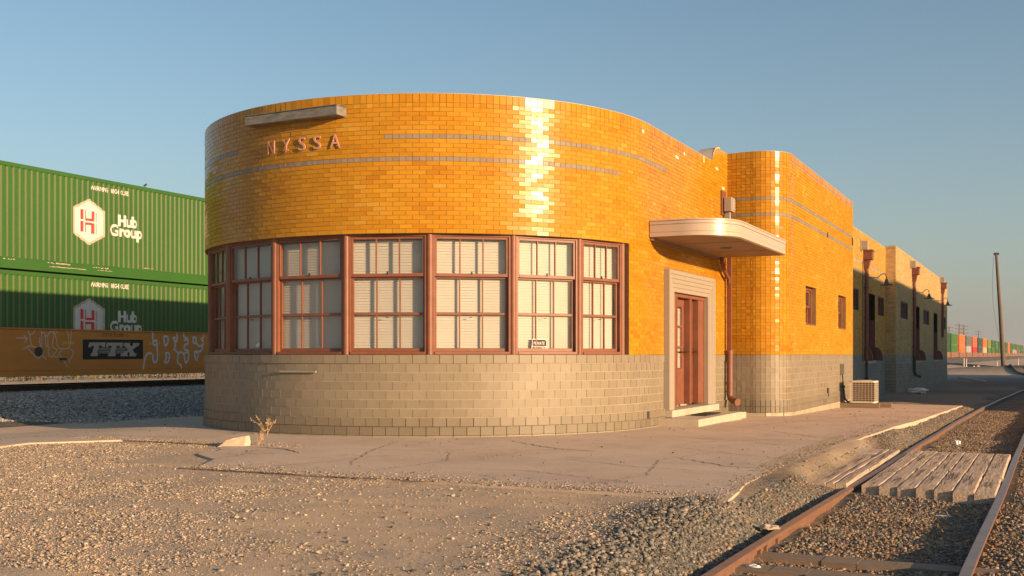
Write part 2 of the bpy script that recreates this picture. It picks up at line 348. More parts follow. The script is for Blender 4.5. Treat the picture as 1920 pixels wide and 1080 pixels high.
# ------------------------------------------------------------------ concrete slab
def jag(p, q, n, a):
    out = []
    for i in range(n):
        t = i/n; x = p[0]+(q[0]-p[0])*t; y = p[1]+(q[1]-p[1])*t
        d = (random.random()-.5)*2*a if i else 0
        L_ = math.hypot(q[0]-p[0], q[1]-p[1]); nx_, ny_ = -(q[1]-p[1])/L_, (q[0]-p[0])/L_
        out.append((x+nx_*d, y+ny_*d))
    return out
key = [(-8.45, 9.62), (-2.44, 9.36), (-2.60, 10.6), (-2.68, 12.7), (-2.52, 16), (-2.25, 22.8), (-2.12, 33.9), (-6.5, 34.3), (-13, 34.3), (-17.9, 34), (-18.0, 20.2), (-19.0, 17.2), (-20.6, 15.0), (-20.4, 12.0), (-16.4, 10.6), (-15.2, 9.9), (-12.6, 9.9), (-12.9, 11.2), (-12.1, 12.2), (-11.1, 12.35), (-10.15, 12.1), (-9.85, 11.55), (-9.6, 10.9), (-8.9, 10.4)]
outl = []
for i in range(len(key)):
    p, q = key[i], key[(i+1) % len(key)]; L_ = math.dist(p, q)
    outl += jag(p, q, max(2, int(L_/.5)), .012 if i in (0, 1, 2, 3, 4, 5, 6) else .03)
bm = bmesh.new()
f = bm.faces.new([bm.verts.new((x, y, 0)) for x, y in outl]); f.normal_update()
if f.normal.z < 0: f.normal_flip()
bmesh.ops.triangulate(bm, faces=[f])
for xx in (-13, -14, -15, -16, -17): bmesh.ops.bisect_plane(bm, geom=bm.verts[:]+bm.edges[:]+bm.faces[:], plane_co=(xx, 0, 0), plane_no=(1, 0, 0))
for yy in (20, 22, 24, 27, 30, 32): bmesh.ops.bisect_plane(bm, geom=bm.verts[:]+bm.edges[:]+bm.faces[:], plane_co=(0, yy, 0), plane_no=(0, 1, 0))
ext = bmesh.ops.extrude_face_region(bm, geom=bm.faces[:])
for v in ext['geom']:
    if isinstance(v, bmesh.types.BMVert): v.co.z = 1
for v in bm.verts:
    zp = float(zpad(v.co.y, v.co.x)); v.co.z = zp if v.co.z > .5 else zp-.30
bmesh.ops.recalc_face_normals(bm, faces=bm.faces[:])
me = bpy.data.meshes.new('concrete_slab'); bm.to_mesh(me); bm.free()
for q in ('concrete', 'crack', 'spall'): me.materials.append(M[q])
pad = bpy.data.objects.new('concrete_slab', me); COL.objects.link(pad); tag(pad, kind='structure')
# cracks and broken pale edges lie on the slab as thin ribbons
def ribbon(mb, pts, w, z=None, jit=.02, m=0, c=None, seg=.08, taper=True):
    P = []
    for i in range(len(pts)-1):
        a, b = pts[i], pts[i+1]; n = max(1, int(math.dist(a, b)/seg))
        for k in range(n): t = k/n; P.append((a[0]+(b[0]-a[0])*t+random.uniform(-jit, jit), a[1]+(b[1]-a[1])*t+random.uniform(-jit, jit)))
    P.append(pts[-1]); N_ = len(P)
    for i in range(N_-1):
        a, b = P[i], P[i+1]; d = math.dist(a, b) or 1; nx_, ny_ = -(b[1]-a[1])/d, (b[0]-a[0])/d
        def ww(i): return w*(.35+.65*math.sin(math.pi*(i+.3)/(N_+.2)) if taper else 1)*(.7+.6*random.random())/2
        wa, wb = ww(i), ww(i+1)
        zz = [(float(zpad(p[1], p[0]))+.003 if z is None else z) for p in (a, b)]
        mb.face([(a[0]-nx_*wa, a[1]-ny_*wa, zz[0]), (b[0]-nx_*wb, b[1]-ny_*wb, zz[1]), (b[0]+nx_*wb, b[1]+ny_*wb, zz[1]), (a[0]+nx_*wa, a[1]+ny_*wa, zz[0])], c=c, m=m)
mb = MB()
cr = [([(-7.0, 14.5), (-6.0, 13.6), (-5.2, 13.3)], .02), ([(-5.2, 12.2), (-4.1, 11.7), (-3.0, 11.5)], .012), ([(-8.3, 13.6), (-7.9, 12.3), (-7.4, 11.2), (-7.0, 10.4)], .012),
      ([(-9.7, 12.0), (-9.0, 11.9), (-8.5, 11.5)], .03), ([(-4.6, 14.5), (-3.3, 13.6), (-2.4, 13.2)], .012), ([(-4.4, 18.5), (-3.2, 17.2), (-2.4, 16.6)], .016),
      ([(-6.2, 10.6), (-5.0, 10.8), (-3.6, 10.2)], .010), ([(-14.9, 12.8), (-13.4, 12.7), (-11.8, 12.9), (-10.8, 13.4)], .014), ([(-4.9, 18.0), (-4.2, 21), (-3.6, 24.2), (-3.2, 27)], .014), ([(-4.8, 24.4), (-3.6, 24.2), (-2.3, 24.1)], .012), ([(-4.0, 12.9), (-3.2, 12.2), (-2.5, 12.1)], .02)]
cr += [([(-9.0, 9.7), (-8.9, 10.8), (-9.3, 11.7)], .010), ([(-6.6, 13.9), (-6.9, 12.5), (-6.3, 11.4), (-6.5, 9.7)], .008), ([(-3.6, 14.4), (-4.1, 12.6), (-3.7, 10.9), (-4.0, 9.6)], .008),
       ([(-4.8, 27.5), (-2.3, 27.4)], .014), ([(-5.0, 21.8), (-3.6, 21.2), (-2.4, 21.6)], .012), ([(-15.2, 14.9), (-13.2, 13.9), (-11.9, 13.6)], .010), ([(-5.0, 16.2), (-4.1, 15.9), (-3.3, 16.4), (-2.6, 16.2)], .014), ([(-8.4, 12.3), (-6.9, 12.5)], .008)]
for p, w in cr: ribbon(mb, p, w, jit=.03)
sp = [([(-7.4, 11.2), (-7.6, 10.4), (-7.9, 9.75)], .05), ([(-11.0, 12.9), (-9.8, 13.3), (-8.7, 13.75)], .022), ([(-15.2, 12.3), (-13.6, 12.5), (-12.2, 12.35)], .03), ([(-9.3, 10.9), (-8.7, 11.3)], .03),
      ([(-4.2, 17.4), (-3.4, 17.1)], .03), ([(-3.9, 15.8), (-3.0, 15.2)], .03), ([(-4.3, 9.95), (-3.3, 10.4)], .016), ([(-10.4, 13.62), (-9.6, 13.75)], .02)]
for p, w in sp: ribbon(mb, p, w, z=None, jit=.02, m=1)
for i in range(len(mb.v)): mb.v[i] = (mb.v[i][0], mb.v[i][1], mb.v[i][2]+.001)
o = mb.build('slab_cracks', [M['crack'], M['spall']], pad); o['label'] = 'cracks and broken pale edges in the concrete'
# narrow concrete kerb between slab and spur
mb = MB(); prev = None
for i in range(14):
    y = 9.9+i*.12; x = -2.50+.008*math.sin(i*.7)+.041*(y-10.5)
    if 2 < i < 44 or True: mb.box(x-.06, x+.055, y, y+.1195, -.4, -.060-.012*random.random(), j=.003)
o = mb.build('kerb', M['concrete'], None); tag(o, kind='structure')

# ------------------------------------------------------------------ loose stones (stuff)
def infr(x, y, m=60):
    c, s = math.cos(YAW), math.sin(YAW)
    xc = c*x+s*y; d = -s*x+c*y
    px = 960+FPX*xc/np.maximum(d, .1); py = 665+FPX*1.4/np.maximum(d, .1)
    return (d > 1) & (px > -m) & (px < 1920+m) & (py < 1080+m*2.5)
PHI = (1+5**.5)/2
ICO = np.array([(-1, PHI, 0), (1, PHI, 0), (-1, -PHI, 0), (1, -PHI, 0), (0, -1, PHI), (0, 1, PHI), (0, -1, -PHI), (0, 1, -PHI), (PHI, 0, -1), (PHI, 0, 1), (-PHI, 0, -1), (-PHI, 0, 1)])/1.9
ICOF = np.array([(0, 11, 5), (0, 5, 1), (0, 1, 7), (0, 7, 10), (0, 10, 11), (1, 5, 9), (5, 11, 4), (11, 10, 2), (10, 7, 6), (7, 1, 8), (3, 9, 4), (3, 4, 2), (3, 2, 6), (3, 6, 8), (3, 8, 9), (4, 9, 5), (2, 4, 11), (6, 2, 10), (8, 6, 7), (9, 8, 1)])
def stones(name, x, y, z, r, cols, label, cat, flat=1):
    n = len(x)
    v = np.repeat(ICO[None], n, 0)*(1+rng.uniform(-.28, .28, (n, 12, 1)))
    v = v*np.stack([rng.uniform(.7, 1.3, n), rng.uniform(.6, 1.1, n), rng.uniform(.4, .8, n)*flat], 1)[:, None, :]
    a = rng.uniform(0, 6.28, n); t = rng.uniform(-.6, .6, n)
    ca, sa, ct, st = np.cos(a), np.sin(a), np.cos(t), np.sin(t)
    X, Y, Z = v[..., 0], v[..., 1], v[..., 2]
    Y2 = Y*ct[:, None]-Z*st[:, None]; Z2 = Y*st[:, None]+Z*ct[:, None]
    X3 = X*ca[:, None]-Y2*sa[:, None]; Y3 = X*sa[:, None]+Y2*ca[:, None]
    v = np.stack([X3, Y3, Z2], 2)*r[:, None, None]+np.stack([x, y, z], 1)[:, None, :]
    F = (ICOF[None]+(np.arange(n)*12)[:, None, None]).reshape(-1, 3).astype('i')
    me = bpy.data.meshes.new(name); me.vertices.add(n*12); me.vertices.foreach_set('co', v.astype('f').ravel())
    me.loops.add(F.size); me.loops.foreach_set('vertex_index', F.ravel())
    me.polygons.add(len(F)); me.polygons.foreach_set('loop_start', np.arange(0, F.size, 3, dtype='i')); me.update(calc_edges=True)
    at = me.attributes.new('col', 'FLOAT_COLOR', 'POINT')
    c = np.ones((n, 4), 'f'); c[:, :3] = cols
    at.data.foreach_set('color', np.repeat(c, 12, 0).ravel()); me.materials.append(M['stone'])
    o = bpy.data.objects.new(name, me); COL.objects.link(o); tag(o, label, cat, kind='stuff'); return o
def palette(n, cs, jit=.25):
    cs = np.array(cs); c = cs[rng.integers(0, len(cs), n)]; return (c*rng.uniform(1-jit, 1+jit, (n, 1))).clip(0.02, .8)
def onpad(x, y): return (x > -17.8) & (x < -2.4) & (y > 9.55) & (y < 34) & ~((x > -12.8) & (x < -8.5) & (y < 12.2) & ((y < 9.75+ (x<-9.9)*2.4)))
N_ = 430000
x = rng.uniform(-16, 1.5, N_); y = 4.6+9.0*rng.random(N_)**1.25
k = infr(x, y) & ~onpad(x, y); x, y = x[k], y[k]
dens = .18+1.1*sm(.38, .66, vn(x, y, 1.9, 21)*.6+vn(x, y, .55, 22)*.4)
dens *= np.where(y > 11, 1.0, 1.0)
k = (rng.random(len(x)) < dens*.62) & (balmask(x, y) < rng.random(len(x))+.15); x, y = x[k], y[k]
r = .0036+.0085*rng.random(len(x))**2.8+.012*(rng.random(len(x)) < .02)
pale = palette(len(x), [(.45, .35, .25), (.47, .37, .27), (.39, .30, .21), (.30, .24, .185), (.17, .145, .12), (.42, .29, .18), (.48, .40, .31), (.10, .095, .09), (.29, .225, .165)])
stones('gravel', x, y, hgt(x, y)+r*.25, r, pale, 'loose tan and grey gravel spread over the dirt yard', 'gravel', .75)
N_ = 230000
x = rng.uniform(-4.6, 3.0, N_); y = 4.6+30*rng.random(N_)**1.7
k = infr(x, y) & ~onpad(x, y) & (balmask(x, y) > rng.random(N_)*.9+.05) & ~((y > 12.3) & (y < 17.5) & (x > -2.35) & (x < -.3)); x, y = x[k], y[k]
big = np.exp(-((x+2.75)/.5)**2)*(y < 11)
r = (.0065+.014*rng.random(len(x))**2.0)*(1+.38*big)
slp = np.zeros(len(x), bool)
for ys_ in (7.26, 7.82, 8.38): slp |= (np.abs(y-ys_) < .10) & (np.abs(x-xspur(y)+.1) < .55+.3*(rng.random(len(x))-.5))
k = (np.abs(np.abs(x-xspur(y))-.7175) > .06) & ~slp; x, y, r = x[k], y[k], r[k]
cold = palette(len(x), [(.10, .105, .10), (.14, .14, .13), (.18, .17, .15), (.23, .205, .17), (.13, .10, .075), (.24, .15, .085), (.30, .25, .19), (.28, .19, .12)])
mid = x > -2.05; cold[mid] = palette(int(mid.sum()), [(.16, .14, .115), (.22, .175, .13), (.30, .20, .12), (.26, .165, .09), (.12, .11, .10), (.34, .26, .18), (.20, .12, .07)])
big = np.exp(-((x+2.65)/.42)**2)*(y < 11); big3 = (big > .3) & (rng.random(len(x)) < .8); cold[big3] = palette(int(big3.sum()), [(.11, .11, .10), (.15, .145, .13), (.20, .185, .155), (.26, .225, .18), (.09, .085, .075)])
stones('track_ballast', x, y, hgt(x, y)+r*.3, r, cold, 'dark grey crushed stone heaped beside and between the rusty siding rails', 'ballast')
N_ = 60000
x = rng.uniform(-26, -15.5, N_); y = 13+26*rng.random(N_)
k = infr(x, y, 10) & (balmask(x, y) > .35+.5*rng.random(N_)) & ~onpad(x, y) & (x < -17.2) & ~((y < 17.0) & (x > -20.4+(y-15)*.8*(y > 15))); x, y = x[k], y[k]
r = .020+.026*rng.random(len(x))**1.5
stones('mainline_ballast', x, y, hgt(x, y)+r*.25, r, palette(len(x), [(.30, .29, .27), (.38, .37, .35), (.22, .21, .2), (.33, .29, .24), (.46, .44, .42)]), 'pale grey crushed stone banked up beside the freight train', 'ballast')
# scattered crumbs on the slab
N_ = 2600
x = rng.uniform(-15, -2.4, N_); y = rng.uniform(9.6, 30, N_)
k = ((x+10.3)**2/4.4**2+(y-18.2)**2/4.2**2 > 1) & ~((x < -4.9) & (y > 18)) & ((vn(x, y, .9, 31) > .5) | (rng.random(N_) < .15)); x, y = x[k], y[k]
r = .005+.016*rng.random(len(x))**3
stones('crumbs', x, y, zpad(y, x)+r*.35, r, palette(len(x), [(.10, .085, .07), (.16, .13, .10), (.3, .23, .17)]), 'small dark stone crumbs scattered over the concrete slab', 'stone crumbs')
N_ = 9000
x = rng.uniform(-8.6, -2.5, N_); y = 9.42+rng.exponential(.16, N_)+.10*vn(x, x*0, .4, 3)
x2 = -2.52-rng.exponential(.10, 5000)-.12*np.exp(-((np.arange(5000)/5000*8-2.6)/2)**2); y2 = 9.5+np.arange(5000)/5000*13
x3 = rng.uniform(-13.2, -9.0, 6000); y3 = 12.15+rng.exponential(.14, 6000)
x4 = rng.uniform(-17.5, -12.8, 5000); y4 = 9.95+.12*(-x4-12.8)*0+rng.exponential(.2, 5000)
x = np.concatenate([x, x2, x3, x4]); y = np.concatenate([y, y2, y3, y4]); k = (rng.random(len(x)) < .25+.75*vn(x, y, .6, 41)) & infr(x, y); x, y = x[k], y[k]
r = .004+.010*rng.random(len(x))**2.6
stones('edge_gravel', x, y, zpad(y, x)+r*.2, r, palette(len(x), [(.40, .31, .225), (.34, .255, .18), (.20, .165, .135), (.12, .105, .09), (.46, .36, .27), (.27, .205, .15)]), 'fine gravel drifted over the broken edges of the concrete slab', 'gravel', .75)
# straw and twigs between the rails and around the weeds
N_ = 34000
x = rng.uniform(-5, 3, N_); y = 4.8+26*rng.random(N_)**1.6
k = infr(x, y) & ((vn(x, y, .7, 12)*.6+vn(x, y, 2.2, 13)*.4 > .48) & (balmask(x, y) > .3)) & ~((y > 12.3) & (y < 17.5) & (x > -2.35) & (x < -.3)); x, y = x[k], y[k]
mb = MB(); zz = hgt(x, y)
for i in range(len(x)):
    a = random.uniform(0, 6.28); L_ = random.uniform(.02, .085); w = random.uniform(.001, .0034); dx, dy = math.cos(a)*L_, math.sin(a)*L_
    z0 = zz[i]+random.uniform(.012, .03); z1 = z0+random.uniform(-.006, .03)
    c = random.choice([(.50, .32, .15), (.38, .22, .10), (.62, .43, .24), (.25, .13, .06), (.45, .24, .10)])
    mb.face([(x[i]-dy/L_*w, y[i]+dx/L_*w, z0), (x[i]+dx-dy/L_*w, y[i]+dy+dx/L_*w, z1), (x[i]+dx+dy/L_*w, y[i]+dy-dx/L_*w, z1), (x[i]+dy/L_*w, y[i]-dx/L_*w, z0)], c=c)
    
tag(mb.build('straw_litter', M['straw']), 'dry straw and twigs strewn between and beside the siding rails', 'straw', kind='stuff')

# ------------------------------------------------------------------ paths with bricks
class Path:
    def __init__(s, pts):
        s.p = [tuple(q) for q in pts]; s.s = [0]
        for a, b in zip(s.p, s.p[1:]): s.s.append(s.s[-1]+math.dist(a, b))
        s.L = s.s[-1]; s.sa = np.array(s.s); s.xa = np.array([q[0] for q in s.p]); s.ya = np.array([q[1] for q in s.p])
    def at(s, t): return (float(np.interp(t, s.sa, s.xa)), float(np.interp(t, s.sa, s.ya)))
    def near(s, x, y):
        best = (1e9, 0)
        for i in range(len(s.p)-1):
            a, b = s.p[i], s.p[i+1]; dx, dy = b[0]-a[0], b[1]-a[1]; l2 = dx*dx+dy*dy
            u = max(0, min(1, ((x-a[0])*dx+(y-a[1])*dy)/l2)); d = math.hypot(x-a[0]-u*dx, y-a[1]-u*dy)
            if d < best[0]: best = (d, s.s[i]+u*math.sqrt(l2))
        return best[1]
    def frame(s, a, b):
        p, q = s.at(a), s.at(b); d = math.dist(p, q) or 1e-6; u = ((q[0]-p[0])/d, (q[1]-p[1])/d); return p, q, d, u, (u[1], -u[0])
def carve(a, b, z0, z1, ops):
    iv = [(a, b)]
    for (oa, ob, oz0, oz1) in ops:
        if z1 <= oz0+.012 or z0 >= oz1-.012: continue
        nv = []
        for (p, q) in iv:
            if ob <= p or oa >= q: nv.append((p, q)); continue
            if oa > p: nv.append((p, oa))
            if ob < q: nv.append((ob, q))
        iv = nv
    return iv
def course(mb, path, a, b, z0, z1, w, phase, ops, colf, gap=.006, dep=.007, corners=(), tilt=.0010, proud=0):
    cuts = sorted(set([a, b]+[c for c in corners if a < c < b]))
    for p0, p1 in zip(cuts, cuts[1:]):
        for (q0, q1) in carve(p0, p1, z0, z1, ops):
            k0 = math.floor((q0-phase)/w)
            js = [q0]+[phase+w*k for k in range(k0+1, int((q1-phase)/w)+2) if q0+.03 < phase+w*k < q1-.03]+[q1]
            for s0, s1 in zip(js, js[1:]):
                P, Q, d, u, n = path.frame(s0, s1)
                if d < gap*2: continue
                g = gap/2; o = dep+proud; c = colf((s0+s1)/2, (z0+z1)/2)
                tx, tz = random.gauss(0, tilt), random.gauss(0, tilt); t0 = random.uniform(-.0006, .0006)
                zz0, zz1 = z0+g, z1-g
                A = (P[0]+u[0]*g, P[1]+u[1]*g); B = (Q[0]-u[0]*g, Q[1]-u[1]*g)
                def pt(X_, o_, z): return (X_[0]+n[0]*o_, X_[1]+n[1]*o_, z)
                f0, f1, f2, f3 = pt(A, o+t0-tx-tz, zz0), pt(B, o+t0+tx-tz, zz0), pt(B, o+t0+tx+tz, zz1), pt(A, o+t0-tx+tz, zz1)
                r0, r1, r2, r3 = pt(A, -.002, zz0), pt(B, -.002, zz0), pt(B, -.002, zz1), pt(A, -.002, zz1)
                k = len(mb.v); mb.v += [f0, f1, f2, f3, r0, r1, r2, r3]
                mb.f += [(k, k+1, k+2, k+3), (k+4, k, k+3, k+7), (k+1, k+5, k+6, k+2), (k+3, k+2, k+6, k+7), (k+4, k+5, k+1, k)]
                mb.c += [c]*5; mb.m += [0]*5
def backing(mb, path, a, b, z0, z1, ops, th=.25, col=None, step=.2, out=0.):
    ss = set([a, b])
    for q in path.s:
        if a < q < b: ss.add(q)
    for o in ops:
        for q in o[:2]:
            if a < q < b: ss.add(q)
    zs = set([z0, z1])
    for o in ops:
        for q in o[2:4]:
            if z0 < q < z1: zs.add(q)
    ss = sorted(ss); zs = sorted(zs)
    for s0, s1 in zip(ss, ss[1:]):
        if s1-s0 < 1e-4: continue
        P, Q = path.at(s0), path.at(s1)
        for za, zb in zip(zs, zs[1:]):
            m_, zm = (s0+s1)/2, (za+zb)/2
            if any(o[0] < m_ < o[1] and o[2] < zm < o[3] for o in ops): continue
            mb.face([(P[0], P[1], za), (Q[0], Q[1], za), (Q[0], Q[1], zb), (P[0], P[1], zb)], c=col)
    for (oa, ob, za, zb) in ops:                                   # reveals
        pts = sorted(set([oa, ob]+[q for q in path.s if oa < q < ob]))
        for q0, q1 in zip(pts, pts[1:]):
            P, Q, d, u, n = path.frame(q0, q1)
            for z in (za, zb): mb.face([(P[0], P[1], z), (Q[0], Q[1], z), (Q[0]-n[0]*th, Q[1]-n[1]*th, z), (P[0]-n[0]*th, P[1]-n[1]*th, z)], c=col)
        for q, dq in ((oa, .01), (ob, -.01)):
            P, Q, d, u, n = path.frame(q, q+dq) if dq > 0 else path.frame(q+dq, q)
            X_ = P if dq > 0 else Q
            mb.face([(X_[0], X_[1], za), (X_[0]-n[0]*th, X_[1]-n[1]*th, za), (X_[0]-n[0]*th, X_[1]-n[1]*th, zb), (X_[0], X_[1], zb)], c=col)

RH = .0677; ZB = 1.24
def zr(k): return ZB+RH*k
EA, EB, EX, EY = 4.2, 4.05, -10.3, 18.15
def ell(t, off=0):
    t = R(t); x, y = EX+EA*math.cos(t), EY+EB*math.sin(t)
    n = Vector((math.cos(t)/EA, math.sin(t)/EB)).normalized(); return (x+n.x*off, y+n.y*off)
arc = [ell(-180+i) for i in range(0, 181)]
front = Path([(-14.5, 30)]+arc+[(-6.1, 23.3)])
sE = lambda t: front.near(*ell(t))
sY = lambda y: front.near(-6.1, y)
tower = Path([(-6.1, 23.3), (-5.55, 23.3)]+[(-5.55+.67*math.sin(R(a)), 23.97-.67*math.cos(R(a))) for a in range(6, 91, 6)]+[(-4.88, 32.3)])
tC = tower.near(-4.88, 23.97); tS = tower.near(-5.55, 23.3)
tY = lambda y: tC+(y-23.97)
rec = Path([(-5.95, 32.3), (-5.95, 48.0)]); rY = lambda y: y-32.3
farp = Path([(-5.95, 48.0), (-5.55, 48.0), (-5.55, 74.5)]); fY = lambda y: .4+y-48
CY1, CY2, CY3, CYB = (.475, .213, .010), (.49, .235, .015), (.43, .175, .007), (.53, .275, .034)
def ycol(s, z):
    n = float(vn(s, z*3, .9, 5)); r = random.random()*.62+n*.5
    c = CY3 if r < .22 else CY1 if r < .62 else CY2 if r < .92 else CYB
    k = random.uniform(.92, 1.06); return tuple(min(.9, q*k) for q in c)
chip_s = sE(-40)
def chip(s, z):
    return z > 4.7 and s > chip_s and random.random() < .02
def gcol(s, z): k = random.uniform(.9, 1.08); return (.26*k, .215*k, .165*k)
def tcol(s, z):
    k = random.uniform(.94, 1.04)*.73*(1-.12*(z < .3)-.16*(z < .16)*random.random()-.10*float(vn(s, z*2, .8, 14))*(z < .6)); return (.355*k, .292*k, .205*k)
def yel(s, z): return (.72, .62, .45) if chip(s, z) else ycol(s, z)

bld = empty('station_building', (-10.3, 18.15, 0))
tag(bld, 'long low railway station of glossy yellow brick with rounded end and ribbon of windows', 'building')
WIN = [-168, -151, -135.5, -118.0, -99.3, -80.6, -62.4, -44.3, -27.5, -12.6]
WA, WB = sE(-168), sE(-11.4)
zH = zr(27)
door = (sY(19.30), sY(21.52), .29, 2.37)
surr = (sY(18.93), sY(21.97), .22, 2.76)
S0, S1 = sE(-172), front.L
op_front = [(WA, WB, ZB, zH), (surr[0], surr[1], -1, surr[3])]
mb = MB(); mt = MB(); mbase = MB(); mtb = MB(); mw_ = MB()
R1 = sY(22.05)
for k in range(0, 62):
    z0, z1 = zr(k), zr(k+1); lim = S1
    a = S0 if k < 57 else sY(22.62)
    ph = (k % 2)*.1015
    stripe = k in (43, 48)
    if k in (55, 56) and True:
        # header course and tall soldier course of the coping, then plain wall where the parapet rises
        if k == 55: course(mb, front, S0, R1, zr(55), zr(56), .1015, 0, [], yel); course(mb, front, R1, S1, z0, z1, .203, ph, [], yel)
        else: course(mb, front, S0, R1, zr(56), zr(58), .1015, 0, [], yel, gap=.008); course(mb, front, R1, S1, z0, z1, .203, ph, [], yel)
        continue
    if k == 60: course(mb, front, sY(22.5), S1, z0, z1, .1015, 0, [], yel); continue
    if k == 61: course(mb, front, sY(22.55), S1, z0, zr(63), .1015, 0, [], yel, gap=.008); continue
    if k > 61: continue
    if k >= 57: a = sY(22.05+max(0, .55-math.sqrt(max(0, .55**2-((zr(k+1)-5.02))**2))) if zr(k+1)-5.02 < .55 else 22.6)
    if stripe:
        segs = [(sE(-172), sE(-111)), (sE(-71.8), sY(19.12))] if k == 48 else [(sE(-172), sY(17.05))]
        cur = a
        for (p, q) in segs:
            if p > cur: course(mb, front, cur, p, z0, z1, .203, ph, op_front, yel)
            course(mb, front, p, q, z0, z1, .1015, 0, op_front, gcol); cur = q
        course(mb, front, cur, lim, z0, z1, .203, ph, op_front, yel)
    else: course(mb, front, a, lim, z0, z1, .203, ph, op_front, yel)
# pale scuffed bricks near the parapet
backing(mt, front, 0, front.L, 1.2, zr(58), op_front)
backing(mt, front, sY(22.3), front.L, zr(58), zr(63), [])
TH = .1355
for k in range(9):
    z0, z1 = .02+TH*k, .02+TH*(k+1)
    pr = .028 if k in (0, 1) else (.014 if k == 8 else 0)
    course(mbase, front, S0, S1, z0, z1, .203, (k % 2)*.1015, [(surr[0], surr[1], -1, surr[3])], tcol, gap=.008, dep=.006, proud=pr, tilt=.0010)
course(mbase, front, S0, S1, -.10, .02, .406, 0, [(surr[0], surr[1], -1, surr[3])], lambda s, z: (.30, .25, .18), gap=.006, proud=.035)
backing(mtb, front, 0, front.L, -.3, 1.24, [(surr[0], surr[1], -1, 1.3)], out=0)
# tower block
wA = (tY(25.48), tY(26.75), 1.89, 2.80); wB = (tY(29.84), tY(31.10), 1.89, 2.80)
wA = (wA[0], wA[1], zr(10), zr(23)); wB = (wB[0], wB[1], zr(10), zr(23))
opt = [wA, wB]
for k in range(0, 63):
    z0, z1 = zr(k), zr(k+1)
    st = k in (43, 48)
    if k == 62: continue
    if k == 60: course(mb, tower, 0, tower.L, z0, z1, .1015, 0, [], yel, corners=(tS,)); continue
    if k == 61: course(mb, tower, 0, tower.L, z0, zr(63), .1015, 0, [], yel, gap=.008, corners=(tS,)); continue
    if st: course(mb, tower, 0, tower.L, z0, z1, .1015, 0, opt, gcol, corners=(tS,)); continue
    course(mb, tower, 0, tC+.12, z0, z1, .1015, 0, opt, yel, tilt=.0016, corners=(tS,)); course(mw_, tower, tC+.12, tower.L, z0, z1, .203, (k % 2)*.1015, opt, yel)
backing(mt, tower, 0, tower.L, 1.2, zr(63), opt)
for k in range(9):
    z0, z1 = .02+TH*k, .02+TH*(k+1)
    course(mbase, tower, 0, tC, z0, z1, .1015, 0, [], tcol, gap=.008, dep=.006, proud=.02 if k < 2 else 0, tilt=.0012, corners=(tS,))
    course(mbase, tower, tC, tower.L, z0, z1, .406, (k % 2)*.203, [], tcol, gap=.007, dep=.006, proud=.02 if k < 2 else 0)
course(mbase, tower, 0, tower.L, -.4, .02, .406, 0, [], lambda s, z: (.42, .35, .25), proud=.02)
backing(mtb, tower, 0, tower.L, -.5, 1.24, [])
bk = mb.build('brick_wall', M['glaze'], bld); bk['label'] = 'glossy yellow brick walls of the rounded front and the taller block'
mw_.build('brick_side_wall', M['glaze_worn'], bld)['label'] = 'duller yellow brick side wall of the taller block with two small windows'
mt.build('mortar_bed', M['mortar'], bld)
mbase.build('tile_base', M['tile'], bld)['label'] = 'grey glazed tile base of the rounded front and taller block'
mtb.build('base_mortar', M['mortar_pale'], bld)
# rear wings
def bcol(s, z): k = random.uniform(.88, 1.1); q = random.random(); c = (.53, .265, .030) if q < .5 else (.56, .30, .05) if q < .85 else (.45, .21, .025); return tuple(v*k for v in c)
def fcol(s, z): k = random.uniform(.88, 1.1); q = random.random(); c = (.52, .33, .12) if q < .6 else (.56, .38, .16) if q < .9 else (.42, .25, .08); return tuple(v*k for v in c)
def pcol(s, z): k = random.uniform(.93, 1.05); return (.235*k, .24*k, .215*k)
def pcol2(s, z): k = random.uniform(.85, 1.08); return (.33*k, .32*k, .275*k) if z > .9 else (.30*k, .27*k, .21*k)
LV = [(rY(39.3), rY(40.75), 2.80, 3.53), (rY(46.2), rY(48.0-.02), 2.83, 3.55)]
LV = [(rY(38.9), rY(40.7), zr(23), zr(34)), (rY(45.7), rY(47.5), zr(23), zr(34))]
DR = [(rY(42.0), rY(44.9), 1.03, zr(34))]
opr = LV+DR
LF = [(fY(49.7), fY(52.4), zr(23), zr(34)), (fY(59.4), fY(62.5), zr(23), zr(34)), (fY(70.0), fY(73.3), zr(23), zr(34))]
DF = [(fY(54.7), fY(57.6), .98, zr(34)), (fY(65.1), fY(67.6), .98, zr(34))]
opf = LF+DF
mb = MB(); mt = MB()
NR = 65
for k in range(0, NR):
    z0, z1 = zr(k), zr(k+1)
    if k in (43, 48): course(mb, rec, 0, rec.L, z0, z1, .1015, 0, opr, lambda s, z: (.33, .32, .29)); continue
    course(mb, rec, 0, rec.L, z0, z1, .203, (k % 2)*.1015, opr, bcol)
for k in range(0, NR+1):
    course(mb, farp, 0, farp.L, zr(k), zr(k+1), .203, (k % 2)*.1015, opf, fcol, corners=(.4,))
backing(mt, rec, 0, rec.L, 1.2, zr(NR), opr, th=.3); backing(mt, farp, 0, farp.L, 1.2, zr(NR+1), opf, th=.3)
mb.build('rear_brick_wall', M['matte'], bld)['label'] = 'duller buff yellow brick walls of the rear wings'
mt.build('rear_mortar_bed', M['mortar_pale'], bld)
mb = MB(); mt = MB()
for k in range(-3, 9):
    z0, z1 = .02+TH*k, .02+TH*(k+1)
    course(mb, rec, 0, rec.L, z0, z1, .406, (k % 2)*.203, opr, pcol, gap=.006, dep=.005)
    course(mb, farp, 0, farp.L, z0, z1, .406, (k % 2)*.203, opf, pcol2, gap=.014 if k < 7 else .006, dep=.006, corners=(.4,), proud=.02 if k < 2 else 0)
backing(mt, rec, 0, rec.L, -.6, 1.24, opr, th=.3); backing(mt, farp, 0, farp.L, -.6, 1.24, opf, th=.3)
mb.build('rear_block_base', M['painted'], bld)['label'] = 'blue grey painted block base of the rear wings'
